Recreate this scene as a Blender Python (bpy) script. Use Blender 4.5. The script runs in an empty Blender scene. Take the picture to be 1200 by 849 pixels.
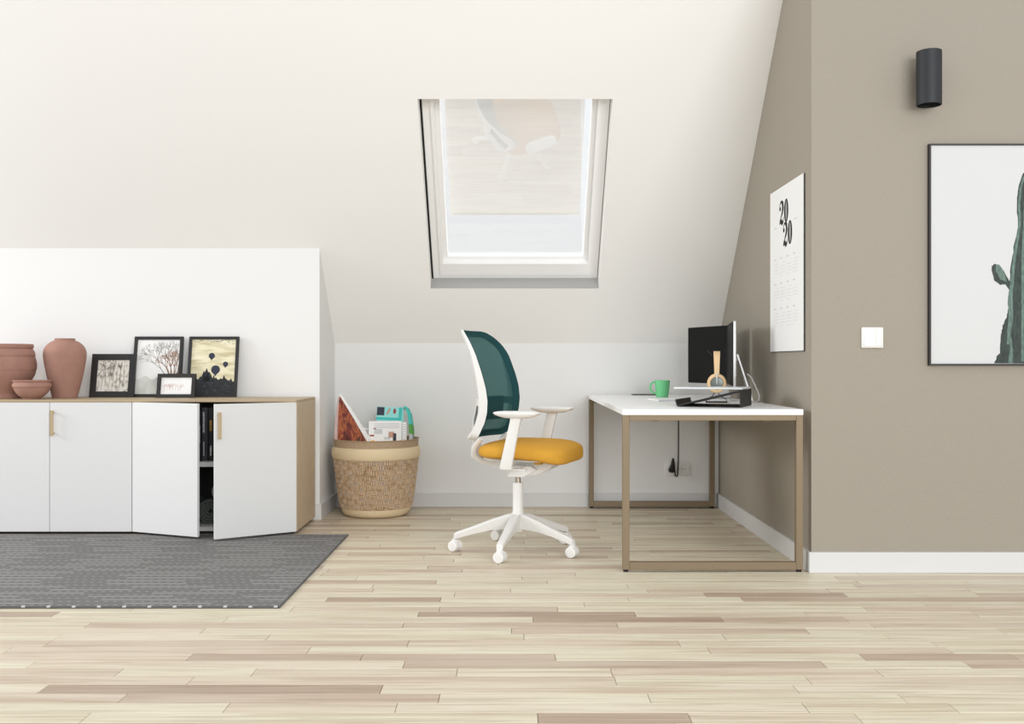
import bpy, bmesh, math, random
from mathutils import Vector, Matrix
random.seed(11)
PI = math.pi
SC = bpy.context.scene
COL = SC.collection

# ------------------------------------------------------------------ camera
cam_d = bpy.data.cameras.new('camera')
cam_d.lens = 35.0; cam_d.sensor_width = 36.0; cam_d.clip_start = 0.05
cam = bpy.data.objects.new('camera', cam_d)
cam.location = (0, 0, 0.95); cam.rotation_euler = (PI/2, 0, 0)
COL.objects.link(cam); SC.camera = cam

# ------------------------------------------------------------------ world, lights, exposure
SC.view_settings.view_transform = 'Standard'
SC.view_settings.look = 'None'
SC.view_settings.gamma = 1.0
SC.view_settings.use_curve_mapping = False
SC.view_settings.exposure = 0.0
w = bpy.data.worlds.new('sky'); SC.world = w; w.use_nodes = True
bg = w.node_tree.nodes['Background']
bg.inputs[0].default_value = (0.94, 0.972, 1.0, 1); bg.inputs[1].default_value = 0.96
def area_light(name, loc, target, sx, sy, power, col):
    l = bpy.data.lights.new(name, 'AREA'); l.shape = 'RECTANGLE'; l.size = sx; l.size_y = sy
    l.energy = power; l.color = col
    o = bpy.data.objects.new(name, l); COL.objects.link(o)
    o.location = loc
    o.rotation_euler = (Vector(target) - Vector(loc)).to_track_quat('-Z', 'Y').to_euler()
    return o

# unseen fills added behind and left of camera; sky light above the roof window
area_light('window_daylight', (2.6, -3.4, 2.3), (0.2, 5.4, 1.0), 4.6, 2.6, 345, (0.97, 0.985, 1.0))  # fill added from front right to lift the slope and back walls
area_light('side_window_daylight', (-7.8, 4.3, 2.7), (1.3, 5.0, 1.1), 2.6, 1.6, 230, (0.97, 0.985, 1.0))  # fill added from the left to brighten the beige side wall
area_light('roof_window_daylight', (0.0, 7.6, 2.5), (0.0, 5.9, 1.7), 3.4, 3.0, 82, (0.98, 0.985, 1.0))

# ------------------------------------------------------------------ materials
def lin(c):
    c /= 255.0
    return c/12.92 if c <= 0.04045 else ((c+0.055)/1.055)**2.4
def rgb(r, g, b): return (lin(r), lin(g), lin(b), 1)
def mat(name, col, rough=0.6, metal=0.0, bump=0.0, bscale=200.0, var=0.0, vscale=8.0, spec=0.5, stretch=(1, 1, 1)):
    m = bpy.data.materials.new(name); m.use_nodes = True
    nt = m.node_tree; p = nt.nodes['Principled BSDF']
    p.inputs['Base Color'].default_value = col
    p.inputs['Roughness'].default_value = rough
    p.inputs['Metallic'].default_value = metal
    p.inputs['Specular IOR Level'].default_value = spec
    if bump or var:
        tc = nt.nodes.new('ShaderNodeTexCoord'); mp = nt.nodes.new('ShaderNodeMapping')
        mp.inputs['Scale'].default_value = stretch
        nt.links.new(tc.outputs['Object'], mp.inputs['Vector'])
    if bump:
        n = nt.nodes.new('ShaderNodeTexNoise'); n.inputs['Scale'].default_value = bscale
        n.inputs['Detail'].default_value = 3
        b = nt.nodes.new('ShaderNodeBump'); b.inputs['Strength'].default_value = bump
        b.inputs['Distance'].default_value = 0.01
        nt.links.new(mp.outputs[0], n.inputs['Vector']); nt.links.new(n.outputs['Fac'], b.inputs['Height'])
        nt.links.new(b.outputs[0], p.inputs['Normal'])
    if var:
        n = nt.nodes.new('ShaderNodeTexNoise'); n.inputs['Scale'].default_value = vscale
        n.inputs['Detail'].default_value = 5
        r = nt.nodes.new('ShaderNodeValToRGB')
        r.color_ramp.elements[0].position = 0.3; r.color_ramp.elements[1].position = 0.7
        r.color_ramp.elements[0].color = tuple(c*(1-var) for c in col[:3])+(1,)
        r.color_ramp.elements[1].color = tuple(min(1, c*(1+var)) for c in col[:3])+(1,)
        nt.links.new(mp.outputs[0], n.inputs['Vector']); nt.links.new(n.outputs['Fac'], r.inputs[0])
        nt.links.new(r.outputs[0], p.inputs['Base Color'])
    return m
def ramp_mat(name, stops, scale, rough=0.7, stretch=(1, 1, 1), detail=6, distort=0.0):
    m = bpy.data.materials.new(name); m.use_nodes = True
    nt = m.node_tree; p = nt.nodes['Principled BSDF']; p.inputs['Roughness'].default_value = rough
    tc = nt.nodes.new('ShaderNodeTexCoord'); mp = nt.nodes.new('ShaderNodeMapping')
    mp.inputs['Scale'].default_value = stretch
    n = nt.nodes.new('ShaderNodeTexNoise'); n.inputs['Scale'].default_value = scale
    n.inputs['Detail'].default_value = detail; n.inputs['Distortion'].default_value = distort
    r = nt.nodes.new('ShaderNodeValToRGB')
    e = r.color_ramp.elements
    e[0].position, e[0].color = stops[0]; e[1].position, e[1].color = stops[-1]
    for s in stops[1:-1]:
        k = e.new(s[0]); k.color = s[1]
    nt.links.new(tc.outputs['Object'], mp.inputs[0]); nt.links.new(mp.outputs[0], n.inputs['Vector'])
    nt.links.new(n.outputs['Fac'], r.inputs[0]); nt.links.new(r.outputs[0], p.inputs['Base Color'])
    return m

M = {}
M['white_wall'] = mat('white_wall', rgb(232, 231, 229), 0.85, bump=0.04, bscale=160, spec=0.2)
M['ceiling_white'] = mat('ceiling_white', rgb(246, 244, 240), 0.85, bump=0.03, bscale=160, spec=0.2)
M['beige_wall'] = mat('beige_wall', rgb(158, 150, 137), 0.8, bump=0.16, bscale=95, spec=0.25)
M['frame_white'] = mat('frame_white', rgb(246, 245, 243), 0.4)
M['lining_grey'] = mat('lining_grey', rgb(172, 171, 168), 0.6)  # grey holds the shade of the lower reveal
M['trim'] = mat('trim', rgb(214, 213, 211), 0.45)
M['door_white'] = mat('door_white', rgb(222, 221, 219), 0.5)
M['oak_beige'] = mat('oak_beige', rgb(178, 158, 128), 0.55, var=0.08, vscale=6, stretch=(1, 12, 12))
M['cab_side'] = mat('cab_side', rgb(192, 172, 145), 0.6, var=0.04, vscale=10)
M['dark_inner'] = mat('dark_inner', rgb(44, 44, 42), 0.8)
M['black'] = mat('black', rgb(24, 23, 22), 0.55)
M['black_frame'] = mat('black_frame', rgb(34, 31, 30), 0.5, bump=0.03, bscale=120)
M['black_rubber'] = mat('black_rubber', rgb(16, 16, 16), 0.7)
M['terracotta'] = mat('terracotta', rgb(166, 127, 113), 0.85, bump=0.08, bscale=260, var=0.06, vscale=20, spec=0.2)
M['gold_metal'] = mat('gold_metal', rgb(130, 113, 88), 0.5, metal=0.2)
M['handle'] = mat('handle', rgb(186, 164, 128), 0.5)
M['desk_white'] = mat('desk_white', rgb(248, 248, 247), 0.3)
M['plastic_white'] = mat('plastic_white', rgb(228, 226, 222), 0.42)
M['plastic_wheel'] = mat('plastic_wheel', rgb(236, 234, 231), 0.45)
M['plastic_grey'] = mat('plastic_grey', rgb(120, 116, 112), 0.5)
M['steel'] = mat('steel', rgb(190, 180, 165), 0.3, metal=0.9)
M['seat'] = mat('seat', rgb(208, 154, 58), 0.9, bump=0.12, bscale=900, var=0.03, vscale=60, spec=0.2)
M['lumbar'] = mat('lumbar', rgb(20, 26, 26), 0.6)
M['screen'] = mat('screen', rgb(14, 14, 14), 0.5, spec=0.1)
M['silver'] = mat('silver', rgb(214, 213, 212), 0.35, metal=0.35)
M['lamp_black'] = mat('lamp_black', rgb(30, 32, 36), 0.55)
M['mug'] = mat('mug', rgb(112, 200, 138), 0.5)
M['tan'] = mat('tan', rgb(232, 198, 152), 0.6)
M['cup_grey'] = mat('cup_grey', rgb(112, 118, 114), 0.35, metal=0.6)
M['band_cream'] = mat('band_cream', rgb(226, 205, 168), 0.8, bump=0.2, bscale=300)
M['basket_fab'] = mat('basket_fab', rgb(178, 154, 126), 0.9, bump=0.3, bscale=260, var=0.12, vscale=90)
M['weave'] = ramp_mat('weave', [(0.35, rgb(186, 156, 122)), (0.5, rgb(214, 187, 154)), (0.65, rgb(196, 176, 156))], 30, 0.85)
M['paper'] = mat('paper', rgb(240, 239, 237), 0.7)
M['paper_grey'] = mat('paper_grey', rgb(196, 196, 198), 0.8)
M['ink'] = mat('ink', rgb(22, 22, 22), 0.8)
M['ink_grey'] = mat('ink_grey', rgb(206, 206, 208), 0.8)
M['teal_print'] = mat('teal_print', rgb(62, 194, 184), 0.6)
M['teal_light'] = mat('teal_light', rgb(150, 222, 218), 0.6)
M['red_print'] = mat('red_print', rgb(150, 62, 44), 0.6)
M['green_print'] = mat('green_print', rgb(78, 160, 60), 0.6)
M['orange_print'] = mat('orange_print', rgb(232, 170, 50), 0.6)
M['navy_print'] = mat('navy_print', rgb(40, 44, 62), 0.6)
M['skin_print'] = mat('skin_print', rgb(196, 150, 128), 0.6)
M['pink_page'] = mat('pink_page', rgb(206, 176, 170), 0.7)
M['towel'] = mat('towel', rgb(96, 102, 96), 0.95, bump=0.4, bscale=400)
M['towel_grey'] = mat('towel_grey', rgb(170, 170, 168), 0.95, bump=0.4, bscale=400)
M['book_black'] = mat('book_black', rgb(28, 28, 32), 0.5)
M['book_grey'] = mat('book_grey', rgb(48, 48, 56), 0.5)
M['gold_print'] = mat('gold_print', rgb(190, 140, 50), 0.5)
M['cable_black'] = mat('cable_black', rgb(20, 20, 20), 0.5)
M['red_cover'] = ramp_mat('red_cover', [(0.32, rgb(40, 18, 16)), (0.45, rgb(128, 48, 34)), (0.56, rgb(180, 98, 52)), (0.7, rgb(52, 30, 26))], 16, 0.5, (2.2, 2.2, 0.8), distort=1.0)
M['sepia'] = ramp_mat('sepia', [(0.3, rgb(96, 90, 84)), (0.42, rgb(190, 184, 174)), (0.52, rgb(222, 217, 208)), (0.75, rgb(234, 230, 222))], 34, 0.6, (1.8, 1, 1.0))
M['blush'] = ramp_mat('blush', [(0.42, rgb(214, 180, 172)), (0.56, rgb(234, 224, 218)), (0.7, rgb(238, 234, 230))], 22, 0.6, (3, 1, .6))
M['cream_sky'] = ramp_mat('cream_sky', [(0.36, rgb(196, 184, 146)), (0.55, rgb(228, 220, 188)), (0.7, rgb(236, 230, 204))], 9, 0.6, (0.8, 1, 4))
M['night_print'] = ramp_mat('night_print', [(0.35, rgb(20, 22, 26)), (0.55, rgb(34, 37, 42)), (0.75, rgb(58, 62, 66))], 40, 0.6, (1, 1, 2))
M['mist_low'] = ramp_mat('mist_low', [(0.35, rgb(196, 198, 190)), (0.6, rgb(222, 222, 217))], 9, 0.6)
M['rust_leaf'] = mat('rust_leaf', rgb(150, 112, 84), 0.8)
M['branch_grey'] = mat('branch_grey', rgb(128, 122, 112), 0.8)
M['moss_print'] = ramp_mat('moss_print', [(0.35, rgb(88, 92, 74)), (0.65, rgb(140, 142, 122))], 60, 0.6)
M['cactus_dark'] = ramp_mat('cactus_dark', [(0.3, rgb(26, 34, 31)), (0.7, rgb(54, 68, 61))], 30, 0.6, (3, 1, 1))
M['cactus_mid'] = ramp_mat('cactus_mid', [(0.3, rgb(70, 92, 83)), (0.7, rgb(110, 134, 122))], 40, 0.6, (3, 1, 1))
M['poster_paper'] = mat('poster_paper', rgb(206, 206, 205), 0.6)

def fac_mix(name, build):
    m = bpy.data.materials.new(name); m.use_nodes = True
    build(m.node_tree, m.node_tree.nodes['Principled BSDF']); return m
def _teal(nt, p):
    p.inputs['Base Color'].default_value = rgb(36, 76, 78); p.inputs['Roughness'].default_value = 0.85
    p.inputs['Specular IOR Level'].default_value = 0.25
    tr = nt.nodes.new('ShaderNodeBsdfTransparent'); tr.inputs[0].default_value = rgb(150, 190, 185)
    mx = nt.nodes.new('ShaderNodeMixShader'); mx.inputs[0].default_value = 0.24
    out = nt.nodes['Material Output']
    nt.links.new(p.outputs[0], mx.inputs[1]); nt.links.new(tr.outputs[0], mx.inputs[2]); nt.links.new(mx.outputs[0], out.inputs[0])
M['teal_mesh'] = fac_mix('teal_mesh', _teal)
M['teal_edge'] = mat('teal_edge', rgb(32, 70, 73), 0.9, bump=0.1, bscale=800, spec=0.2)
def _glass(nt, p):
    gl = nt.nodes.new('ShaderNodeBsdfGlossy'); gl.inputs['Roughness'].default_value = 0.0
    gl.inputs[0].default_value = (1, 1, 1, 1)
    tr = nt.nodes.new('ShaderNodeBsdfTransparent')
    mx = nt.nodes.new('ShaderNodeMixShader'); mx.inputs[0].default_value = 0.11
    out = nt.nodes['Material Output']
    nt.links.new(tr.outputs[0], mx.inputs[1]); nt.links.new(gl.outputs[0], mx.inputs[2]); nt.links.new(mx.outputs[0], out.inputs[0])
M['glass'] = fac_mix('glass', _glass)
def _picglass(nt, p):
    gl = nt.nodes.new('ShaderNodeBsdfGlossy'); gl.inputs['Roughness'].default_value = 0.02
    tr = nt.nodes.new('ShaderNodeBsdfTransparent')
    mx = nt.nodes.new('ShaderNodeMixShader'); mx.inputs[0].default_value = 0.05
    out = nt.nodes['Material Output']
    nt.links.new(tr.outputs[0], mx.inputs[1]); nt.links.new(gl.outputs[0], mx.inputs[2]); nt.links.new(mx.outputs[0], out.inputs[0])
M['acrylic'] = fac_mix('acrylic', lambda nt, p: None)
def _blind(nt, p):
    tl = nt.nodes.new('ShaderNodeBsdfTranslucent'); tl.inputs[0].default_value = rgb(240, 236, 228)
    df = nt.nodes.new('ShaderNodeBsdfDiffuse'); df.inputs[0].default_value = rgb(236, 232, 224)
    tc = nt.nodes.new('ShaderNodeTexCoord'); mp = nt.nodes.new('ShaderNodeMapping'); mp.inputs['Scale'].default_value = (2, 120, 120)
    n = nt.nodes.new('ShaderNodeTexNoise'); n.inputs['Scale'].default_value = 1.0
    r = nt.nodes.new('ShaderNodeValToRGB'); r.color_ramp.elements[0].color = rgb(222, 221, 220); r.color_ramp.elements[1].color = rgb(238, 238, 238)
    nt.links.new(tc.outputs['Object'], mp.inputs[0]); nt.links.new(mp.outputs[0], n.inputs['Vector'])
    nt.links.new(n.outputs['Fac'], r.inputs[0]); nt.links.new(r.outputs[0], tl.inputs[0])
    mx = nt.nodes.new('ShaderNodeMixShader'); mx.inputs[0].default_value = 0.35
    out = nt.nodes['Material Output']
    nt.links.new(tl.outputs[0], mx.inputs[1]); nt.links.new(df.outputs[0], mx.inputs[2]); nt.links.new(mx.outputs[0], out.inputs[0])
M['blind'] = fac_mix('blind', _blind)
pa = M['acrylic'].node_tree.nodes['Principled BSDF']
pa.inputs['Base Color'].default_value = rgb(236, 238, 238); pa.inputs['Roughness'].default_value = 0.2
pa.inputs['Alpha'].default_value = 0.75

def wood_material():
    m = bpy.data.materials.new('plank_wood'); m.use_nodes = True
    nt = m.node_tree; N = nt.nodes; L = nt.links; p = N['Principled BSDF']
    oi = N.new('ShaderNodeObjectInfo'); ge = N.new('ShaderNodeNewGeometry')
    off = N.new('ShaderNodeVectorMath'); off.operation = 'SCALE'; off.inputs[0].default_value = (37, 91, 13)
    L.new(oi.outputs['Random'], off.inputs['Scale'])
    ad = N.new('ShaderNodeVectorMath'); ad.operation = 'ADD'
    L.new(ge.outputs['Position'], ad.inputs[0]); L.new(off.outputs[0], ad.inputs[1])
    def noise(sc, scale, detail, dist=0.0):
        mp = N.new('ShaderNodeMapping'); mp.inputs['Scale'].default_value = sc
        L.new(ad.outputs[0], mp.inputs[0])
        n = N.new('ShaderNodeTexNoise'); n.inputs['Scale'].default_value = scale; n.inputs['Detail'].default_value = detail
        n.inputs['Distortion'].default_value = dist
        L.new(mp.outputs[0], n.inputs['Vector']); return n
    base = N.new('ShaderNodeValToRGB'); e = base.color_ramp.elements
    cols = [(0.0, rgb(227, 221, 200)), (0.22, rgb(220, 212, 190)), (0.42, rgb(224, 216, 196)), (0.58, rgb(217, 205, 186)),
            (0.74, rgb(212, 198, 180)), (0.90, rgb(201, 185, 167)), (1.0, rgb(176, 156, 138))]
    e[0].position, e[0].color = cols[0]; e[1].position, e[1].color = cols[-1]
    for c in cols[1:-1]: e.new(c[0]).color = c[1]
    L.new(oi.outputs['Random'], base.inputs[0])
    g1 = noise((1.6, 34, 1), 1.0, 8, 0.8); g2 = noise((4.0, 150, 1), 1.0, 5); g3 = noise((0.9, 9, 1), 1.0, 3)
    r1 = N.new('ShaderNodeValToRGB'); r1.color_ramp.elements[0].position = 0.36; r1.color_ramp.elements[0].color = (0.76, 0.70, 0.64, 1)
    r1.color_ramp.elements[1].position = 0.56; r1.color_ramp.elements[1].color = (1, 1, 1, 1)
    L.new(g1.outputs['Fac'], r1.inputs[0])
    r2 = N.new('ShaderNodeValToRGB'); r2.color_ramp.elements[0].position = 0.32; r2.color_ramp.elements[0].color = (0.76, 0.70, 0.65, 1)
    r2.color_ramp.elements[1].position = 0.5; r2.color_ramp.elements[1].color = (1, 1, 1, 1)
    L.new(g2.outputs['Fac'], r2.inputs[0])
    r3 = N.new('ShaderNodeValToRGB'); r3.color_ramp.elements[0].position = 0.3; r3.color_ramp.elements[0].color = (0.955, 0.915, 0.88, 1)
    r3.color_ramp.elements[1].position = 0.65; r3.color_ramp.elements[1].color = (1.0, 1.0, 0.99, 1)
    L.new(g3.outputs['Fac'], r3.inputs[0])
    prev = base.outputs[0]
    for r, f in ((r1, 0.75), (r2, 0.6), (r3, 1.0)):
        mx = N.new('ShaderNodeMix'); mx.data_type = 'RGBA'; mx.blend_type = 'MULTIPLY'; mx.inputs[0].default_value = f
        L.new(prev, mx.inputs[6]); L.new(r.outputs[0], mx.inputs[7]); prev = mx.outputs[2]
    L.new(prev, p.inputs['Base Color'])
    p.inputs['Roughness'].default_value = 0.42; p.inputs['Specular IOR Level'].default_value = 0.35
    b = N.new('ShaderNodeBump'); b.inputs['Strength'].default_value = 0.08; b.inputs['Distance'].default_value = 0.004
    L.new(g2.outputs['Fac'], b.inputs['Height']); L.new(b.outputs[0], p.inputs['Normal'])
    return m
M['wood'] = wood_material()

def rug_material():
    m = bpy.data.materials.new('rug_weave'); m.use_nodes = True
    nt = m.node_tree; N = nt.nodes; L = nt.links; p = N['Principled BSDF']
    p.inputs['Roughness'].default_value = 0.95; p.inputs['Specular IOR Level'].default_value = 0.1
    tc = N.new('ShaderNodeTexCoord'); sp = N.new('ShaderNodeSeparateXYZ'); L.new(tc.outputs['Object'], sp.inputs[0])
    def mth(op, a, b=None, c=None):
        n = N.new('ShaderNodeMath'); n.operation = op
        for i, v in enumerate((a, b, c)):
            if v is None: continue
            if isinstance(v, (int, float)): n.inputs[i].default_value = v
            else: L.new(v, n.inputs[i])
        return n.outputs[0]
    x, y = sp.outputs[0], sp.outputs[1]
    rowf = mth('DIVIDE', y, 0.0285); row = mth('FLOOR', rowf); fr = mth('FRACT', rowf)
    line = mth('LESS_THAN', mth('ABSOLUTE', mth('SUBTRACT', fr, 0.5)), 0.11)
    odd = mth('MODULO', mth('ABSOLUTE', row), 2.0)
    wn = N.new('ShaderNodeTexWhiteNoise'); wn.noise_dimensions = '1D'; L.new(row, wn.inputs['W'])
    sh = mth('MULTIPLY', wn.outputs['Value'], 3.0)
    xs = mth('ADD', x, sh)
    dash = mth('LESS_THAN', mth('FRACT', mth('DIVIDE', xs, 0.036)), 0.42)
    seg = mth('LESS_THAN', mth('FRACT', mth('DIVIDE', xs, 0.62)), 0.55)
    solid = mth('MULTIPLY', seg, odd)
    dots = mth('MULTIPLY', dash, mth('SUBTRACT', 1.0, odd))
    light = mth('MULTIPLY', line, mth('ADD', mth('MULTIPLY', solid, 0.8), mth('MULTIPLY', dots, 0.5)))
    n1 = N.new('ShaderNodeTexNoise'); n1.inputs['Scale'].default_value = 260; n1.inputs['Detail'].default_value = 2
    L.new(tc.outputs['Object'], n1.inputs['Vector'])
    br = N.new('ShaderNodeTexWave'); br.wave_type = 'BANDS'; br.bands_direction = 'X'; br.inputs['Scale'].default_value = 45
    L.new(tc.outputs['Object'], br.inputs['Vector'])
    base = N.new('ShaderNodeValToRGB'); base.color_ramp.elements[0].position = 0.3; base.color_ramp.elements[0].color = rgb(108, 106, 105)
    base.color_ramp.elements[1].position = 0.7; base.color_ramp.elements[1].color = rgb(134, 132, 130)
    L.new(mth('ADD', mth('MULTIPLY', n1.outputs['Fac'], 0.7), mth('MULTIPLY', br.outputs['Fac'], 0.3)), base.inputs[0])
    mx = N.new('ShaderNodeMix'); mx.data_type = 'RGBA'; L.new(light, mx.inputs[0])
    L.new(base.outputs[0], mx.inputs[6]); mx.inputs[7].default_value = rgb(196, 195, 192)
    L.new(mx.outputs[2], p.inputs['Base Color'])
    b = N.new('ShaderNodeBump'); b.inputs['Strength'].default_value = 0.5; b.inputs['Distance'].default_value = 0.004
    L.new(n1.outputs['Fac'], b.inputs['Height']); L.new(b.outputs[0], p.inputs['Normal'])
    return m
M['rug'] = rug_material()

# ------------------------------------------------------------------ mesh helpers
class MB:
    """collects geometry for ONE mesh"""
    def __init__(s): s.v = []; s.f = []
    def add(s, vs, fs, T=None):
        o = len(s.v)
        s.v += [tuple(T @ Vector(q)) if T else tuple(q) for q in vs]
        s.f += [tuple(i+o for i in q) for q in fs]; return s
    def bm(s, b, T=None):
        b.verts.index_update()
        s.add([v.co[:] for v in b.verts], [[v.index for v in f.verts] for f in b.faces], T); b.free(); return s
    def box(s, x0, x1, y0, y1, z0, z1, bev=0.0, seg=2, T=None):
        b = bmesh.new(); bmesh.ops.create_cube(b, size=1)
        for v in b.verts:
            v.co = ((x0+x1)/2+v.co.x*(x1-x0), (y0+y1)/2+v.co.y*(y1-y0), (z0+z1)/2+v.co.z*(z1-z0))
        if bev > 0: bmesh.ops.bevel(b, geom=list(b.edges), offset=bev, segments=seg, profile=0.5, affect='EDGES')
        return s.bm(b, T)
    def tube(s, pts, r, n=10, closed=False, T=None, flat=None):
        """r: radius or list; flat=(a,b): elliptical section, a along side, b along 'up'"""
        P = [Vector(p) for p in pts]; k = len(P); R = r if isinstance(r, (list, tuple)) else [r]*k
        vs = []; fs = []; up = None
        for i in range(k):
            if closed: t = P[(i+1) % k]-P[i-1]
            else: t = P[min(i+1, k-1)]-P[max(i-1, 0)]
            t.normalize()
            if up is None:
                up = Vector((0, 0, 1)) if abs(t.z) < 0.9 else Vector((1, 0, 0))
            side = t.cross(up)
            if side.length < 1e-5: side = t.cross(Vector((0, 1, 0)))
            side.normalize(); up = side.cross(t).normalized()
            a, bb = (flat if flat else (1, 1))
            for j in range(n):
                an = 2*PI*j/n
                vs.append(P[i]+side*(math.cos(an)*R[i]*a)+up*(math.sin(an)*R[i]*bb))
        m = k if closed else k-1
        for i in range(m):
            for j in range(n):
                a0 = i*n+j; a1 = i*n+(j+1) % n; b0 = ((i+1) % k)*n+j; b1 = ((i+1) % k)*n+(j+1) % n
                fs.append((a0, a1, b1, b0))
        if not closed:
            fs.append(tuple(reversed(range(n)))); fs.append(tuple((k-1)*n+j for j in range(n)))
        return s.add(vs, fs, T)
    def lathe(s, prof, n=48, c=(0, 0, 0), T=None):
        """prof: (r, z) list, closed at ends where r == 0"""
        vs = []; fs = []
        for r, z in prof:
            for j in range(n):
                a = 2*PI*j/n; vs.append((c[0]+r*math.cos(a), c[1]+r*math.sin(a), c[2]+z))
        for i in range(len(prof)-1):
            for j in range(n):
                fs.append((i*n+j, i*n+(j+1) % n, (i+1)*n+(j+1) % n, (i+1)*n+j))
        if prof[0][0] > 1e-6: fs.append(tuple(reversed(range(n))))
        if prof[-1][0] > 1e-6: fs.append(tuple((len(prof)-1)*n+j for j in range(n)))
        return s.add(vs, fs, T)
    def prism(s, poly, h0, h1, T=None, axis='z'):
        """poly of (a, b); axis z: (a,b,h); axis y: (a,h,b); axis x: (h,a,b)"""
        f = {'z': lambda a, b, h: (a, b, h), 'y': lambda a, b, h: (a, h, b), 'x': lambda a, b, h: (h, a, b)}[axis]
        n = len(poly); vs = [f(a, b, h0) for a, b in poly]+[f(a, b, h1) for a, b in poly]
        fs = [tuple(reversed(range(n))), tuple(range(n, 2*n))]+[(i, (i+1) % n, n+(i+1) % n, n+i) for i in range(n)]
        return s.add(vs, fs, T)
    def stroke(s, pts, ws, h0, h1, axis='y', T=None):
        """flat variable-width stroke in the (a,b) plane, as a thin prism"""
        k = len(pts); Lp = []; Rp = []
        for i in range(k):
            ax = pts[min(i+1, k-1)][0]-pts[max(i-1, 0)][0]; bx = pts[min(i+1, k-1)][1]-pts[max(i-1, 0)][1]
            d = math.hypot(ax, bx) or 1; nx, ny = -bx/d, ax/d; q = (ws[i] if isinstance(ws, (list, tuple)) else ws)/2
            Lp.append((pts[i][0]+nx*q, pts[i][1]+ny*q)); Rp.append((pts[i][0]-nx*q, pts[i][1]-ny*q))
        for i in range(k-1): s.prism([Lp[i], Lp[i+1], Rp[i+1], Rp[i]], h0, h1, T, axis)
        return s
    def build(s, name, m, parent=None, smooth=True, ang=35, loc=None, rot=None):
        me = bpy.data.meshes.new(name); me.from_pydata(s.v, [], s.f); me.validate()
        b = bmesh.new(); b.from_mesh(me); bmesh.ops.recalc_face_normals(b, faces=b.faces); b.to_mesh(me); b.free()
        if smooth:
            me.shade_smooth(); me.set_sharp_from_angle(angle=math.radians(ang))
        me.materials.append(M[m] if isinstance(m, str) else m)
        o = bpy.data.objects.new(name, me); COL.objects.link(o)
        if parent: o.parent = parent
        if loc: o.location = loc
        if rot: o.rotation_euler = rot
        return o
def tag(o, label, cat, group=None):
    o['label'] = label; o['category'] = cat
    if group: o['group'] = group
    return o
def struct(o): o['kind'] = 'structure'; return o
def thing(name, label, cat, loc=(0, 0, 0), rz=0.0, group=None, rot=None):
    o = bpy.data.objects.new(name, None); o.empty_display_size = 0.05; COL.objects.link(o)
    o.location = loc; o.rotation_euler = rot if rot else (0, 0, rz)
    return tag(o, label, cat, group)
def copy_tree(o, parent=None):
    c = o.copy(); COL.objects.link(c); c.parent = parent
    for ch in list(o.children): copy_tree(ch, c)
    return c
def ellipse(cx, cy, rx, ry, n=20, a0=0, a1=2*PI): return [(cx+rx*math.cos(a0+(a1-a0)*i/n), cy+ry*math.sin(a0+(a1-a0)*i/n)) for i in range(n)]

# ------------------------------------------------------------------ the room
YB = 6.518            # back knee wall
XW = 1.351            # beige side wall
YF = 4.491            # beige front wall face
TAN = 1.086; TH = math.atan(TAN); CT, ST = math.cos(TH), math.sin(TH)
Z0 = 1.073            # foot of the roof slope
YBOX = 6.0; XBOX = -1.16
def slope(x, t, n): return (x, YB - t*CT + n*ST, Z0 + t*ST + n*CT)

# floor with separate planks
fl = struct(MB().box(-4.2, 4.6, -0.6, 6.9, -0.08, -0.0125).build('floor', 'wood', smooth=False))
PW = 0.078
row = 0; y = YB + 0.0; made = 0
rnd = random.Random(23)
while y > 2.3:
    y0 = y - PW
    half = 0.53*y + 0.25
    xl, xr = -half, min(half, 2.9)
    x = xl - rnd.uniform(0, 0.7)
    while x < xr:
        ln = rnd.choice([0.45, 0.6, 0.75, 0.95, 1.15, 1.3])*rnd.uniform(0.9, 1.1)
        x1 = x + ln
        hid = (y < YB and x > XW + 0.02 and y0 > YF + 0.02) or (x1 < XBOX - 0.02 and y0 > YBOX + 0.02) or (x1 < -1.0 and 3.86 < y0 and y < 5.40)
        if not hid:
            g = 0.0007; c = 0.0012; dz = rnd.uniform(-0.0005, 0.0)
            X0, X1, Y0_, Y1_ = x+g, x1-g, y0+g, y-g
            vs = [(X0, Y0_, -0.0125), (X1, Y0_, -0.0125), (X1, Y1_, -0.0125), (X0, Y1_, -0.0125),
                  (X0, Y0_, dz-c), (X1, Y0_, dz-c), (X1, Y1_, dz-c), (X0, Y1_, dz-c),
                  (X0+c, Y0_+c, dz), (X1-c, Y0_+c, dz), (X1-c, Y1_-c, dz), (X0+c, Y1_-c, dz)]
            fs = [(0, 1, 5, 4), (1, 2, 6, 5), (2, 3, 7, 6), (3, 0, 4, 7), (4, 5, 9, 8), (5, 6, 10, 9), (6, 7, 11, 10), (7, 4, 8, 11), (8, 9, 10, 11)]
            MB().add(vs, fs).build('plank', 'wood', fl, smooth=False); made += 1
        x = x1
    y = y0
print('planks', made)

# back knee wall, boxed-out wall on the left, beige walls, sloped roof
struct(MB().box(XBOX-0.1, XW+0.12, YB, YB+0.12, -0.012, Z0+0.14).build('wall_back', 'white_wall', smooth=False))
zb = Z0 + TAN*(YB-YBOX)
struct(MB().prism([(YBOX, -0.012), (YB+0.12, -0.012), (YB+0.12, Z0), (YB, Z0+0.001), (YBOX, zb+0.001)], -4.2, XBOX, axis='x').build('wall_left', 'white_wall', smooth=False))
ZT = 4.5
wr = MB()
wr.prism([(XW, YF), (4.6, YF), (4.6, YF+0.12), (XW+0.12, YF+0.12), (XW+0.12, YB+0.12), (XW, YB+0.12)], -0.012, ZT, axis='z')
struct(wr.build('wall_right', 'beige_wall', smooth=False))
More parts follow.
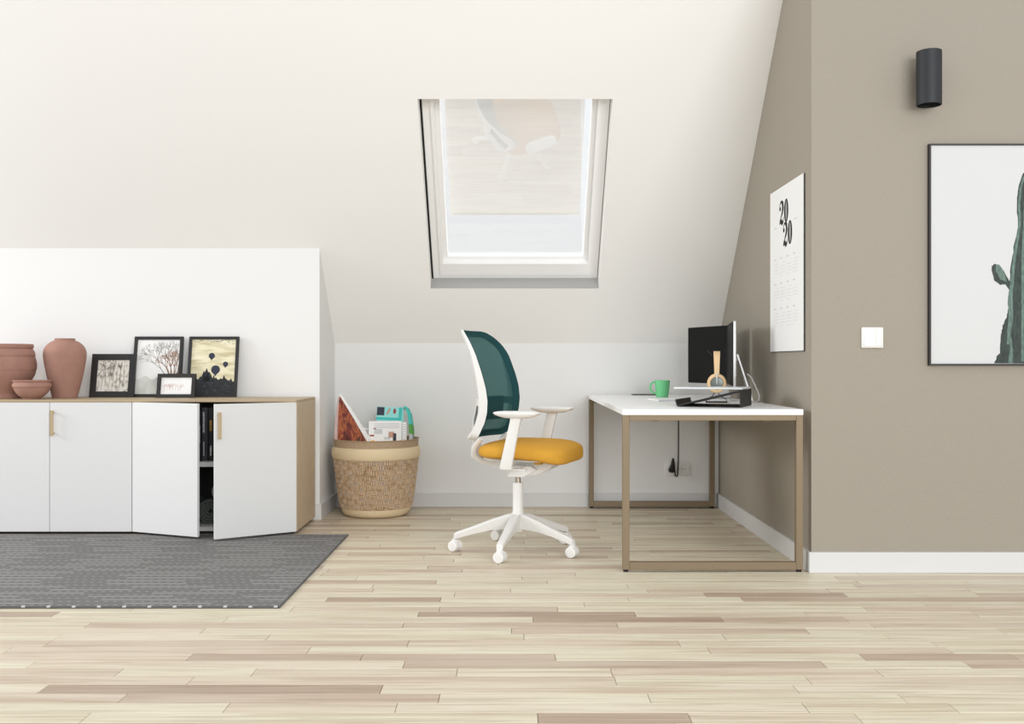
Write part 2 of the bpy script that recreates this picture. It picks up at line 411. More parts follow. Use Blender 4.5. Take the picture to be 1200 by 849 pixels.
# roof slope with the window opening
OX0, OX1, OT0, OT1 = -0.507, 0.541, 0.4547, 1.749
TT = 4.6; ND = 0.17
ce = MB()
def slab(x0, x1, t0, t1, n0=0.0, n1=ND, mb=None):
    c = [slope(x, t, n) for x in (x0, x1) for t in (t0, t1) for n in (n0, n1)]
    fs = [(0, 1, 3, 2), (4, 6, 7, 5), (0, 4, 5, 1), (2, 3, 7, 6), (0, 2, 6, 4), (1, 5, 7, 3)]
    (mb or ce).add(c, fs)
xs = [-4.2, OX0, OX1, XW]; ts = [-0.02, OT0, OT1, TT]
vv = []; idx = {}
for n in (0.0, ND):
    for i, x in enumerate(xs):
        for j, t in enumerate(ts):
            idx[(i, j, n)] = len(vv); vv.append(slope(x, t, n))
ff = []
for n in (0.0, ND):
    for i in range(3):
        for j in range(3):
            if i == 1 and j == 1: continue
            ff.append((idx[(i, j, n)], idx[(i+1, j, n)], idx[(i+1, j+1, n)], idx[(i, j+1, n)]))
for (a, b) in (((1, 1), (2, 1)), ((2, 1), (2, 2)), ((2, 2), (1, 2)), ((1, 2), (1, 1)), ((0, 0), (3, 0)), ((3, 0), (3, 3)), ((3, 3), (0, 3)), ((0, 3), (0, 0))):
    ff.append((idx[a+(0.0,)], idx[b+(0.0,)], idx[b+(ND,)], idx[a+(ND,)]))
ce.add(vv, ff)
struct(ce.build('ceiling', 'ceiling_white', smooth=False))

# baseboards
BH = 0.093; BT = 0.013
def base(name, *boxes):
    mb = MB()
    for b in boxes: mb.box(*b, bev=0.002, seg=1)
    return struct(mb.build(name, 'trim', smooth=False))
base('baseboard_back', (XBOX+BT, XW-BT, YB-BT, YB, 0.0005, BH))
bb = MB().prism([(XW-BT, YB-BT), (XW-BT, YF-BT), (4.6, YF-BT), (4.6, YF), (XW, YF), (XW, YB-BT)], 0.0005, BH)
struct(bb.build('baseboard_right', 'trim', smooth=False))
bb = MB().prism([(XBOX+BT, YB-BT), (XBOX+BT, YBOX-BT), (-4.2, YBOX-BT), (-4.2, YBOX), (XBOX, YBOX), (XBOX, YB-BT)], 0.0005, BH)
struct(bb.build('baseboard_left', 'trim', smooth=False))

# roof window: outer frame, sash with tall bottom rail, bead, pane, blind
win = bpy.data.objects.new('window_1', None); COL.objects.link(win); struct(win)
win['label'] = 'white framed roof window set into the white sloped ceiling'
def ring(x0, x1, t0, t1, wd, wb, wt, n0, n1):
    mb = MB()
    for (a, b, c, d) in ((x0, x0+wd, t0, t1), (x1-wd, x1, t0, t1), (x0+wd, x1-wd, t0, t0+wb), (x0+wd, x1-wd, t1-wt, t1)):
        slab(a, b, c, d, n0, n1, mb)
    return mb
ring(OX0+0.012, OX1-0.004, OT0+0.004, OT1-0.004, 0.045, 0.028, 0.004, 0.105, 0.168).build('outer_frame', 'frame_white', win, smooth=False)
ring(OX0+0.057, OX1-0.049, OT0+0.034, OT1-0.008, 0.020, 0.090, 0.004, 0.092, 0.167).build('sash_frame', 'frame_white', win, smooth=False)
ring(OX0+0.077, OX1-0.069, OT0+0.124, OT1-0.012, 0.030, 0.026, 0.004, 0.135, 0.166).build('glazing_bead', 'frame_white', win, smooth=False)
mb = MB(); slab(OX0+0.10, OX1-0.095, OT0+0.145, OT1-0.014, 0.152, 0.156, mb); mb.build('pane', 'glass', win, smooth=False)
mb = MB(); slab(-0.374, 0.408, OT0+0.432, OT1+0.10, 0.190, 0.192, mb); bl = mb.build('blind', 'blind', win, smooth=False)
mb = MB(); slab(-0.374, 0.408, OT0+0.424, OT0+0.436, 0.187, 0.195, mb); mb.build('bottom_bar', 'frame_white', bl, smooth=False)
mb = MB(); slab(OX0+0.0005, OX1-0.0005, OT0+0.0005, OT0+0.004, 0.002, 0.17, mb); mb.build('lining', 'lining_grey', win, smooth=False)  # lower reveal face, its shade put into the grey colour
mb = MB(); slab(OX0+0.0005, OX0+0.012, OT0+0.004, OT1-0.004, 0.10, 0.168, mb); mb.build('gasket', 'black_rubber', win, smooth=False)  # black strip painted in for the shadow in the gap beside the frame

# ------------------------------------------------------------------ rug
rug = thing('area_rug', 'grey flat woven rug with pale dashed lines on the wooden floor', 'rug', (-2.2, 4.64, 0))
MB().box(-1.5, 1.304, -0.805, 0.803, 0.0006, 0.0085, bev=0.003, seg=2).build('woven_body', 'rug', rug)
hem = MB()
for (a, b, c, d) in ((-1.5, 1.304, -0.807, -0.800), (1.299, 1.306, -0.807, 0.805)): hem.box(a, b, c, d, 0.0006, 0.0095, bev=0.002, seg=1)
hem.build('hem', mat('rug_hem', rgb(98, 97, 97), 0.95), rug)
st = None
for k in range(28):
    xk = 1.29 - 0.0972*k
    if st is None: st = MB().box(-0.007, 0.007, -0.007, 0.004, -0.0045, 0.0017, bev=0.001, seg=1).build('stitch', 'paper_grey', rug); st.location = (xk, -0.803, 0.0085)
    else:
        c = st.copy(); COL.objects.link(c); c.parent = rug; c.location = (xk, -0.803, 0.0085)

# ------------------------------------------------------------------ low cabinets
CF, CB = 5.459, 5.984; CH = 0.741
DW = 0.4513; XR = -1.182
def cabinet(xr, label, ang_l, ang_r, handles, shelf=True):
    xl = xr - 2*DW
    t = thing('low_cabinet', label, 'cabinet', (xl, CF, 0), group='low white cabinets')
    W = 2*DW; D = CB-CF; th = 0.018; z0 = 0.019; zt = CH-0.0122
    carc = MB()
    MB().box(0, th, 0.019, D, z0, zt, bev=0.0015, seg=1).build('side_panel', 'cab_side', t, smooth=False)
    MB().box(W-th, W, 0.019, D, z0, zt, bev=0.0015, seg=1).build('side_panel', 'cab_side', t, smooth=False)
    MB().box(th, W-th, 0.021, D-0.01, z0, z0+0.022).build('bottom_panel', 'door_white', t, smooth=False)
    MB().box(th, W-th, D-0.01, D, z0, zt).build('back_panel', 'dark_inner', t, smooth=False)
    MB().box(th, W-th, 0.03, D-0.01, 0.372, 0.396).build('shelf', 'door_white', t, smooth=False)
    MB().box(0.03, W-0.03, 0.05, D-0.02, 0.0005, z0).build('plinth', 'black', t, smooth=False)
    for k, (hx, sg, ang, hd) in enumerate(((0.0015, 1, ang_l, handles[0]), (W-0.0015-(0.0 if ang_r == 0 else 0.0), -1, ang_r, handles[1]))):
        wd = DW-0.003; hx += sg*(0.004 if ang else 0.0)
        a, b = (0, wd) if sg > 0 else (-wd, 0)
        right_gap = 0.0
        d = MB().box(a, b, 0.0, 0.018, 0.0, 0.7286-0.019, bev=0.0012, seg=1).build('door', 'door_white', t, smooth=False)
        piv = 0.010 if ang else 0.0
        for v in d.data.vertices: v.co.y -= piv
        d.location = (hx, piv, 0.019); d.rotation_euler = (0, 0, -sg*math.radians(ang))
        if hd:
            hx0 = (b-0.030 if sg > 0 else a+0.012)
            h = MB(); h.box(hx0, hx0+0.017, -0.026, -0.018, 0.527, 0.667, bev=0.0015, seg=1)
            h.box(hx0+0.004, hx0+0.013, -0.019, 0.001, 0.535, 0.545); h.box(hx0+0.004, hx0+0.013, -0.019, 0.001, 0.649, 0.659)
            hh = h.build('handle', 'handle', d, smooth=False); hh.location = (0, -piv, 0); hh['label'] = 'beige bar handle'
    return t
cabinet(XR, 'white low cabinet with two doors standing ajar, beige end panel beside basket', 23, 33, (False, True))
cabinet(XR-2*DW, 'white low cabinet with closed doors under the terracotta pots', 0, 0, (False, True))
cabinet_top = MB().box(XR-4*DW, XR, CF-0.002, CB, CH-0.012, CH, bev=0.002, seg=1).build('cabinet_top', 'oak_beige', smooth=False)
tag(cabinet_top, 'long beige wooden top board lying across the low cabinets', 'cabinet top')

# books on the upper shelf of the open cabinet
bx = -2.06
bk = [(0.03, 0.27, 'book_black', 'thin black book'), (0.038, 0.285, 'book_grey', 'b'), (0.03, 0.265, 'book_black', ''), (0.034, 0.29, 'book_grey', ''),
      (0.045, 0.28, 'book_black', ''), (0.03, 0.25, 'book_black', '')]
X0 = -1.767
books = [(0.034, 0.285, 'book_black', None, 'leftmost dark book on cabinet shelf, with tiny pale marks on spine'),
         (0.036, 0.300, 'book_grey', 'paper_grey', 'charcoal book with long pale lettering down the spine on cabinet shelf'),
         (0.030, 0.298, 'book_black', 'gold_print', 'black book with gold marks near the top of its spine, on cabinet shelf'),
         (0.034, 0.285, 'book_black', 'paper_grey', 'black book with a pale striped spine, rightmost of the row on cabinet shelf')]
for k, (wd, ht, mm, pr, lb) in enumerate(books):
    t = thing('book', lb, 'book', (X0+wd/2, CF+0.10, 0.396), group='dark books on the cabinet shelf')
    wd2 = wd-0.002
    c = MB(); c.box(-wd2/2, wd2/2, 0.0, 0.004, 0, ht, bev=0.001, seg=1); c.box(-wd2/2, -wd2/2+0.003, 0, 0.2, 0, ht); c.box(wd2/2-0.003, wd2/2, 0, 0.2, 0, ht)
    c.build('cover', mm, t, smooth=False)
    MB().box(-wd2/2+0.003, wd2/2-0.003, 0.004, 0.194, 0.004, ht-0.004).build('pages', 'paper_grey', t, smooth=False)
    pm = MB()
    rr = random.Random(k+3)
    def marks(z0, z1, w_, q):
        z = z0
        while z < z1:
            l = rr.uniform(0.003, 0.007); pm.box(-w_/2+q, w_/2+q, -0.0006, 0.0002, z, z+l); z += l+rr.uniform(0.0016, 0.004)
    if k == 0: marks(0.10, 0.2, 0.006, 0.006)
    if k == 1: marks(0.16, 0.27, 0.010, -0.006); marks(0.03, 0.11, 0.006, -0.006)
    if k == 2: marks(0.17, 0.225, 0.013, 0)
    if k == 3: marks(0.10, 0.2, 0.012, -0.006)
    pm.build('spine_print', pr or 'paper_grey', t, smooth=False)['kind'] = 'stuff'
    if k == 2:
        pm = MB(); marks(0.03, 0.085, 0.009, 0); pm.build('spine_print', 'paper_grey', t, smooth=False)['kind'] = 'stuff'
    X0 += wd
# rolled towels on the lower shelf
def towel(x, z, r, m, label):
    t = thing('rolled_towel', label, 'towel', (x, CF+0.12, z), group='rolled towels in the cabinet')
    mb = MB(); turns = 3.6; n = 92; pts = []
    for i in range(n):
        q = i/(n-1); a = q*turns*2*PI + 1.2; rr = 0.008+(r-0.014)*q
        pts.append((rr*math.cos(a), rr*math.sin(a)+r))
    th = (r-0.014)/turns*0.43
    vs = []; fs = []
    for (px, pz), i in zip(pts, range(n)):
        nx, nz = px, pz-r; d = math.hypot(nx, nz); nx /= d; nz /= d
        for k2, off in ((0, -th), (1, th)):
            e = 0.006 if k2 else 0.0
            vs += [(px+nx*off, 0.0, pz+nz*off), (px+nx*off, 0.30, pz+nz*off)]
    for i in range(n-1):
        a = i*4; b = a+4
        fs += [(a, b, b+1, a+1), (a+2, a+3, b+3, b+2), (a, a+2, b+2, b), (a+1, b+1, b+3, a+3)]
    fs += [(0, 1, 3, 2), ((n-1)*4, (n-1)*4+2, (n-1)*4+3, (n-1)*4+1)]
    mb.add(vs, fs); mb.build('towel_roll', m, t, ang=40)
    e = MB().tube([(px, -0.001, pz) for (px, pz) in pts[::2]], th*0.82, n=6); e.build('rolled_edge', m, t)
    return t
towel(-1.695, 0.0415, 0.072, 'towel', 'dark grey rolled towel lying on the bottom of the open cabinet')
towel(-1.632, 0.168, 0.056, 'towel_grey', 'lighter grey rolled towel on top of the dark one in the open cabinet')
towel(-1.845, 0.0415, 0.065, 'towel', 'dark rolled towel furthest left at the bottom of the open cabinet')

# ------------------------------------------------------------------ pots
def pot(name, label, cat, loc, prof, n=64):
    o = MB().lathe(prof, n).build(name, 'terracotta', None, ang=28); o.location = loc
    return tag(o, label, cat, 'terracotta pots on the cabinet')
def smoothp(pts, k=4):
    """Catmull-Rom through (r,z) points"""
    out = []
    P = [pts[0]]+list(pts)+[pts[-1]]
    for i in range(1, len(P)-2):
        for j in range(k):
            t = j/k
            q = []
            for d in (0, 1):
                a, b, c, e = P[i-1][d], P[i][d], P[i+1][d], P[i+2][d]
                q.append(0.5*((2*b)+(-a+c)*t+(2*a-5*b+4*c-e)*t*t+(-a+3*b-3*c+e)*t**3))
            out.append((max(q[0], 0), q[1]))
    out.append(pts[-1]); return out
big = [(0.0, 0.0), (0.092, 0.0), (0.095, 0.006), (0.093, 0.022)]+smoothp([(0.096, 0.03), (0.118, 0.062), (0.145, 0.10), (0.163, 0.135), (0.1695, 0.162)])+ \
      [(0.1695, 0.163), (0.1715, 0.164)]+smoothp([(0.1725, 0.17), (0.1735, 0.19), (0.171, 0.215), (0.163, 0.242)])+[(0.163, 0.244), (0.1655, 0.245)]+ \
      smoothp([(0.1655, 0.25), (0.162, 0.268), (0.152, 0.284)])+[(0.1505, 0.287), (0.154, 0.289), (0.156, 0.294), (0.157, 0.302), (0.155, 0.311), (0.15, 0.313), (0.141, 0.310), (0.140, 0.29), (0.150, 0.22), (0.130, 0.10), (0.08, 0.03), (0.0, 0.02)]
pot('terracotta_pot', 'wide ridged terracotta pot, largest of the three pots on the cabinet', 'pot', (-2.93, 5.74, CH), big)
vase = [(0.0, 0.0), (0.066, 0.0), (0.069, 0.005)]+smoothp([(0.070, 0.01), (0.082, 0.06), (0.098, 0.13), (0.111, 0.20), (0.1165, 0.245), (0.114, 0.275), (0.102, 0.302), (0.082, 0.321), (0.064, 0.331)])+ \
       [(0.057, 0.334), (0.055, 0.337), (0.055, 0.342), (0.057, 0.345), (0.054, 0.346), (0.048, 0.345), (0.046, 0.335), (0.07, 0.31), (0.105, 0.24), (0.06, 0.03), (0.0, 0.02)]
pot('terracotta_vase', 'tall terracotta vase with rounded shoulders beside the black picture frames', 'vase', (-2.60, 5.79, CH), vase)
bowl = [(0.0, 0.0), (0.044, 0.0), (0.046, 0.003)]+smoothp([(0.046, 0.005), (0.068, 0.02), (0.086, 0.042), (0.097, 0.066)])+[(0.099, 0.068), (0.1015, 0.071)]+smoothp([(0.1015, 0.073), (0.1015, 0.08), (0.097, 0.091), (0.094, 0.096)])+ \
       [(0.096, 0.098), (0.100, 0.101), (0.1005, 0.105), (0.097, 0.107), (0.090, 0.104), (0.088, 0.095), (0.09, 0.07), (0.07, 0.03), (0.0, 0.012)]
pot('terracotta_bowl', 'small low terracotta bowl standing in front of the large pot', 'bowl', (-2.70, 5.60, CH), bowl)

# ------------------------------------------------------------------ picture frames leaning on the wall
def pframe(x, yb, wd, ht, bw, lean, label, art, rz=0.0):
    t = thing('picture_frame', label, 'picture frame', (x, yb, CH), group='black picture frames on the cabinet', rot=(-math.radians(lean), 0, rz))
    f = MB(); d = 0.018
    for (a, b, c, e) in ((0, bw, 0, ht), (wd-bw, wd, 0, ht), (bw, wd-bw, 0, bw), (bw, wd-bw, ht-bw, ht)):
        f.box(a, b, 0, d, c, e, bev=0.001, seg=1)
    f.build('frame', 'black_frame', t, smooth=False)
    MB().box(bw-0.002, wd-bw+0.002, d-0.004, d-0.001, bw-0.002, ht-bw+0.002).build('backing_board', 'black', t, smooth=False)
    art(t, bw, wd-bw, bw, ht-bw, 0.009)
    return t
def print_base(t, m, x0, x1, z0, z1, y): return MB().box(x0, x1, y, y+0.003, z0, z1).build('print', m, t, smooth=False)
def twig(mb, x, z, ang, ln, wd, depth, y, rr, bounds):
    x1 = x+math.cos(ang)*ln; z1 = z+math.sin(ang)*ln
    if not (bounds[0] < x1 < bounds[1] and bounds[2] < z1 < bounds[3]): return
    mb.stroke([(x, z), ((x+x1)/2+rr.uniform(-1, 1)*ln*0.08, (z+z1)/2), (x1, z1)], [wd, wd*0.8, wd*0.6], y-0.0005, y, 'y')
    if depth:
        for s_ in (-1, 1):
            twig(mb, x1, z1, ang+s_*rr.uniform(0.25, 0.6), ln*rr.uniform(0.65, 0.85), wd*0.62, depth-1, y, rr, bounds)
        if rr.random() < 0.5: twig(mb, x1, z1, ang+rr.uniform(-.2, .2), ln*0.8, wd*0.6, depth-1, y, rr, bounds)
def art_forest(t, x0, x1, z0, z1, y):
    p = print_base(t, 'sepia', x0, x1, z0, z1, y); rr = random.Random(2); mb = MB(); B = (x0+.004, x1-.004, z0+.004, z1-.004)
    for k in range(7): xx = x0+0.03+(x1-x0-0.04)*k/7; mb.stroke([(xx, z0+0.03), (xx+rr.uniform(-.01, .01), z1-0.03*rr.random()-0.01)], 0.0022, y-0.0005, y)
    twig(mb, x0+0.006, z0+0.10, 0.9, 0.035, 0.005, 4, y, rr, B); twig(mb, x0+0.01, z1-0.02, -0.5, 0.03, 0.004, 4, y, rr, B)
    mb.build('printed_trees', 'branch_grey', p, smooth=False)
def art_mist(t, x0, x1, z0, z1, y):
    p = print_base(t, 'paper', x0, x1, z0, z1, y); rr = random.Random(7); B = (x0+.002, x1-.002, z0+.002, z1-.002)
    mb = MB(); n = 14
    mb.prism([(x0, z0)]+[(x1, z0)]+[(x1, z0+0.13)]+[(x1-(x1-x0)*i/n, z0+0.10+0.012*math.sin(i*1.3)) for i in range(n+1)], y-0.0003, y, axis='y')
    mb.build('printed_mist', 'mist_low', p, smooth=False)
    mb = MB(); xx = x1-0.045
    for k in range(5): twig(mb, xx+0.012*k-0.02, z0+0.10, PI/2+0.28*(2-k)+0.1, 0.07, 0.0045, 5, y-0.0004, rr, B)
    mb.build('printed_tree', 'branch_grey', p, smooth=False)
    mb = MB()
    for k in range(4): twig(mb, xx+0.014*k-0.01, z0+0.12, PI/2+0.2*(2-k), 0.045, 0.006, 4, y-0.0008, rr, B)
    mb.build('printed_leaves', 'rust_leaf', p, smooth=False)
    mb = MB()
    mb.prism([(x1, z0), (x1, z0+0.135)]+[(x1-0.088*i/8, z0+0.135-0.012*i+0.006*math.sin(i*2.1)) for i in range(9)]+[(x1-0.13, z0)], y-0.0012, y-0.0009, axis='y')
    mb.build('printed_bush', 'moss_print', p, smooth=False)
def art_balloons(t, x0, x1, z0, z1, y):
    p = print_base(t, 'cream_sky', x0, x1, z0, z1, y); rr = random.Random(4)
    mb = MB(); n = 26; W = x1-x0; top = []
    for i in range(n+1):
        u = i/n; top.append((x0+W*u, z0+0.095+0.01*rr.random()-0.02*u+(0.012 if i % 3 == 0 else 0)))
    mb.prism([(x1, z0), (x0, z0)]+top[:-1]+[top[-1]], y-0.0004, y, axis='y')
    for (cx, hh, ww) in ((0.36, 0.16, 0.05), (0.30, 0.145, 0.04), (0.42, 0.14, 0.06), (0.53, 0.118, 0.03), (0.76, 0.118, 0.035)):
        c = x0+W*cx; mb.prism([(c-ww/2, z0+0.08), (c+ww/2, z0+0.08), (c+ww*0.2, z0+hh*0.85), (c, z0+hh), (c-ww*0.2, z0+hh*0.85)], y-0.0008, y-0.0004, axis='y')
    mb.build('printed_skyline', 'night_print', p, smooth=False)
    mb = MB()
    for k in range(46):
        u = rr.random(); zz = z1-0.002-abs(rr.gauss(0, 0.010)); c = x0+0.004+(W-0.02)*u
        mb.stroke([(c, zz), (c+rr.uniform(.006, .014), zz+rr.uniform(-.003, .003))], rr.uniform(.001, .003), y-0.0004, y)
    mb.build('printed_foliage', 'moss_print', p, smooth=False)
    for (cx, cz, r) in ((0.46, 0.70, 0.0185), (0.78, 0.55, 0.0155), (0.56, 0.45, 0.0265)):
        c = x0+W*cx; z = z0+(z1-z0)*cz; mb = MB()
        mb.prism([(c+r*math.cos(a), z+r*math.sin(a)) for a in [(-0.55+(PI+1.1)*i/16) for i in range(17)]]+[(c-r*0.22, z-r*1.15), (c+r*0.22, z-r*1.15)], y-0.0009, y-0.0005, axis='y')
        mb.prism([(c-r*.14, z-r*1.45), (c+r*.14, z-r*1.45), (c+r*.14, z-r*1.14), (c-r*.14, z-r*1.14)], y-0.0009, y-0.0005, axis='y')
        mb.build('printed_balloon', 'navy_print', p, smooth=False)
def art_blush(t, x0, x1, z0, z1, y):
    p = print_base(t, 'paper', x0, x1, z0, z1, y); rr = random.Random(9); mb = MB(); B = (x0+.004, x1-.004, z0+.004, z1-.004)
    for k in range(8): twig(mb, x0+0.02+0.013*k, z0+0.02+0.004*(k % 3), PI/2+rr.uniform(-.3, .3), 0.014, 0.002, 3, y, rr, B)
    mb.build('printed_branches', 'pink_page', p, smooth=False)
# ------- scale on the cabinet top near the wall is ~195-200 px per metre
pframe(-2.498, 5.875, 0.262, 0.262, 0.036, 11, 'square black frame with pale winter forest picture, beside the tall vase', art_forest)
pframe(-2.262, 5.905, 0.292, 0.368, 0.019, 10, 'tall black frame with a misty bare tree picture', art_mist)
pframe(-1.936, 5.91, 0.298, 0.368, 0.017, 10, 'tall black frame with hot air balloons over a dark skyline', art_balloons)
pframe(-2.075, 5.80, 0.224, 0.144, 0.022, 12, 'small wide black frame with pale picture, in front of the tall frames', art_blush)

# ------------------------------------------------------------------ basket with magazines
BX, BY = -0.8475, 6.215
bas = thing('woven_basket', 'round woven beige basket with cream band, holding magazines, in the white corner', 'basket', (BX, BY, 0))
def br(z): return 0.213+(0.266-0.213)*min(1, max(0, (z-0.02)/0.40))**0.8
body = [(0.0, 0.022), (br(0.03)-0.012, 0.022)]+[(br(0.03+0.44*i/12)-0.004, 0.03+0.44*i/12) for i in range(13)]+[(0.270, 0.474), (0.262, 0.476), (0.257, 0.47), (0.25, 0.38), (0.19, 0.05), (0.0, 0.04)]
MB().lathe(body, 64).build('body', 'basket_fab', bas, ang=30)
wv = MB(); NC, NR = 40, 10; zA, zB = 0.054, 0.355
for j in range(NR):
    for i in range(NC):
        a0 = 2*PI*(i+0.5*(j % 2)*0)/NC; z0 = zA+(zB-zA)*j/NR; z1 = zA+(zB-zA)*(j+1)/NR
        hor = (i+j) % 2 == 0
        for k in range(3):
            if hor:
                zz0 = z0+(z1-z0)*(k+0.08)/3; zz1 = z0+(z1-z0)*(k+0.92)/3; aa0 = a0-0.012; aa1 = a0+2*PI/NC+0.012
            else:
                zz0 = z0-0.003; zz1 = z1+0.003; aa0 = a0+2*PI/NC*(k+0.08)/3; aa1 = a0+2*PI/NC*(k+0.92)/3
            vs = []
            for (aa, zz, dr) in ((aa0, zz0, -0.004), (aa1, zz0, -0.004), (aa1, zz1, -0.004), (aa0, zz1, -0.004)):
                r = br(zz)+dr; vs.append((r*math.cos(aa), r*math.sin(aa), zz))
            am, zm = (aa0+aa1)/2, (zz0+zz1)/2
            fa, fz = (0.5, 0.7) if hor else (0.7, 0.6)
            for (sa, sz) in ((-1, -1), (1, -1), (1, 1), (-1, 1)):
                aa = am+sa*fa*(aa1-aa0)/2; zz = zm+sz*fz*(zz1-zz0)/2; r = br(zz)+0.0062; vs.append((r*math.cos(aa), r*math.sin(aa), zz))
            wv.add(vs, [(0, 1, 5, 4), (1, 2, 6, 5), (2, 3, 7, 6), (3, 0, 4, 7), (4, 5, 6, 7)])
o = wv.build('weave', 'weave', bas, smooth=False); o['kind'] = 'stuff'
rb = [(br(0.36)-0.004, 0.354)]+[(br(0.39)+0.003+0.009*math.sin(PI*i/10)**0.6, 0.356+0.070*i/10) for i in range(11)]+[(br(0.43)-0.004, 0.428)]
MB().lathe(rb, 64).build('cream_band', 'band_cream', bas, ang=40)
bs = [(0.0, 0.0006), (0.176, 0.0006), (0.196, 0.007), (0.209, 0.022), (0.2165, 0.042), (0.2165, 0.052), (0.208, 0.056), (0.0, 0.05)]
MB().lathe(bs, 64).build('base_ring', 'band_cream', bas, ang=40)

def face_print(mb, x0, x1, z0, z1, y): mb.box(x0, x1, y-0.0008, y+0.0003, z0, z1)
# slumped red magazine, white page edges up the slanting side
mg = thing('magazine', 'slumped magazine with dark red picture cover and white slanting page edge', 'magazine', (BX-0.235, BY-0.06, 0.36), group='magazines in the basket')
MB().prism([(0.0, 0.0), (0.205, 0.0), (0.192, 0.095), (0.022, 0.385), (0.012, 0.36), (0.008, 0.2)], -0.004, 0.0, axis='y').build('cover', 'red_cover', mg, smooth=False)
MB().stroke([(0.212, 0.07), (0.198, 0.105), (0.110, 0.252), (0.0215, 0.392)], [0.026, 0.024, 0.019, 0.013], -0.014, 0.012).build('page_block', 'paper', mg, smooth=False)
MB().stroke([(-0.006, 0.0), (-0.004, 0.2), (0.012, 0.372)], [0.022, 0.018, 0.008], -0.008, 0.004).build('back_page', 'pink_page', mg, smooth=False)
# folded newspaper with pictures, front
nw = thing('newspaper', 'folded white newspaper with small colour pictures at the front of basket', 'newspaper', (BX-0.005, BY-0.06, 0.40), group='magazines in the basket', rot=(math.radians(-9), 0, math.radians(6)))
MB().box(-0.035, 0.170, 0.0, 0.020, -0.12, 0.186, bev=0.006, seg=3).build('folded_pages', 'paper', nw)
pm = MB()
for r_ in range(3): face_print(pm, 0.0, 0.155, 0.165-0.012*r_, 0.170-0.012*r_, 0.0)
face_print(pm, 0.0, 0.05, 0.105, 0.135, 0.0); face_print(pm, 0.06, 0.10, 0.07, 0.085, 0.0)
pm.build('print_lines', 'ink_grey', nw, smooth=False)
pm = MB(); face_print(pm, 0.088, 0.122, 0.082, 0.118, 0.0); pm.build('photo', 'skin_print', nw, smooth=False)
pm = MB(); face_print(pm, 0.115, 0.136, 0.04, 0.108, 0.0); pm.build('photo', 'navy_print', nw, smooth=False)
pm = MB(); face_print(pm, -0.018, 0.003, 0.04, 0.066, 0.0); pm.build('photo', 'orange_print', nw, smooth=False)
pm = MB(); face_print(pm, -0.028, 0.0, 0.09, 0.10, 0.0); pm.build('photo', 'red_print', nw, smooth=False)
pm = MB(); face_print(pm, -0.005, 0.01, 0.135, 0.142, 0.0); pm.build('photo', 'red_print', nw, smooth=False)
# side fold of newspaper
MB().box(0.172, 0.200, 0.004, 0.03, -0.12, 0.178, bev=0.005, seg=2).build('side_fold', 'paper', nw)
pm = MB()
for r_ in range(9): face_print(pm, 0.177, 0.195, 0.04+0.015*r_, 0.047+0.015*r_, 0.004)
pm.build('print_lines', 'ink_grey', nw, smooth=False)
# crumpled newspaper
cr = MB(); rr = random.Random(3)
b = bmesh.new(); bmesh.ops.create_icosphere(b, subdivisions=3, radius=1)
for v in b.verts:
    d = 1+0.16*rr.uniform(-1, 1); v.co = (v.co.x*0.06*d, v.co.y*0.045*d, v.co.z*0.12*d)
cr.bm(b); o = cr.build('newspaper', 'paper', None, smooth=False); o.location = (BX-0.075, BY+0.06, 0.43); o.rotation_euler = (0, 0.35, 0)
tag(o, 'crumpled white newspaper between the red magazine and folded newspaper', 'newspaper', 'magazines in the basket')
# teal magazine behind
tm = thing('magazine', 'teal magazine with small pictures standing behind the folded newspaper', 'magazine', (BX+0.01, BY+0.015, 0.44), group='magazines in the basket', rot=(math.radians(-10), math.radians(2.5), math.radians(4)))
MB().box(-0.02, 0.150, 0, 0.007, -0.12, 0.232, bev=0.002, seg=1).build('cover', 'teal_light', tm, smooth=False)
pm = MB(); face_print(pm, -0.018, 0.028, 0.178, 0.230, 0.0); pm.build('photo', 'navy_print', tm, smooth=False)
pm = MB(); pm.stroke([(0.045, 0.185), (0.062, 0.225)], 0.012, -0.0008, 0.0003); pm.build('photo', 'skin_print', tm, smooth=False)
pm = MB(); pm.prism(ellipse(0.092, 0.207, 0.009, 0.017), -0.0008, 0.0003, axis='y'); pm.build('photo', 'red_print', tm, smooth=False)
pm = MB(); face_print(pm, 0.118, 0.138, 0.12, 0.232, 0.0); face_print(pm, -0.02, 0.118, 0.15, 0.166, 0.0); pm.build('teal_stripe', 'teal_print', tm, smooth=False)
t2 = thing('magazine', 'thin teal and green magazine sagging over at the right of basket', 'magazine', (BX+0.172, BY+0.012, 0.44), group='magazines in the basket', rot=(math.radians(-8), 0, 0))
MB().stroke([(-0.006, 0.228), (0.010, 0.226), (0.026, 0.19), (0.037, 0.12)], [0.013, 0.014, 0.016, 0.017], -0.006, 0.15).build('cover', 'teal_print', t2, smooth=False)
MB().stroke([(0.037, 0.119), (0.041, 0.06)], [0.017, 0.018], -0.006, 0.15).build('lower_cover', 'green_print', t2, smooth=False)
MB().stroke([(0.041, 0.0595), (0.043, -0.09)], [0.018, 0.018], -0.006, 0.15).build('page_edge', 'paper_grey', t2, smooth=False)

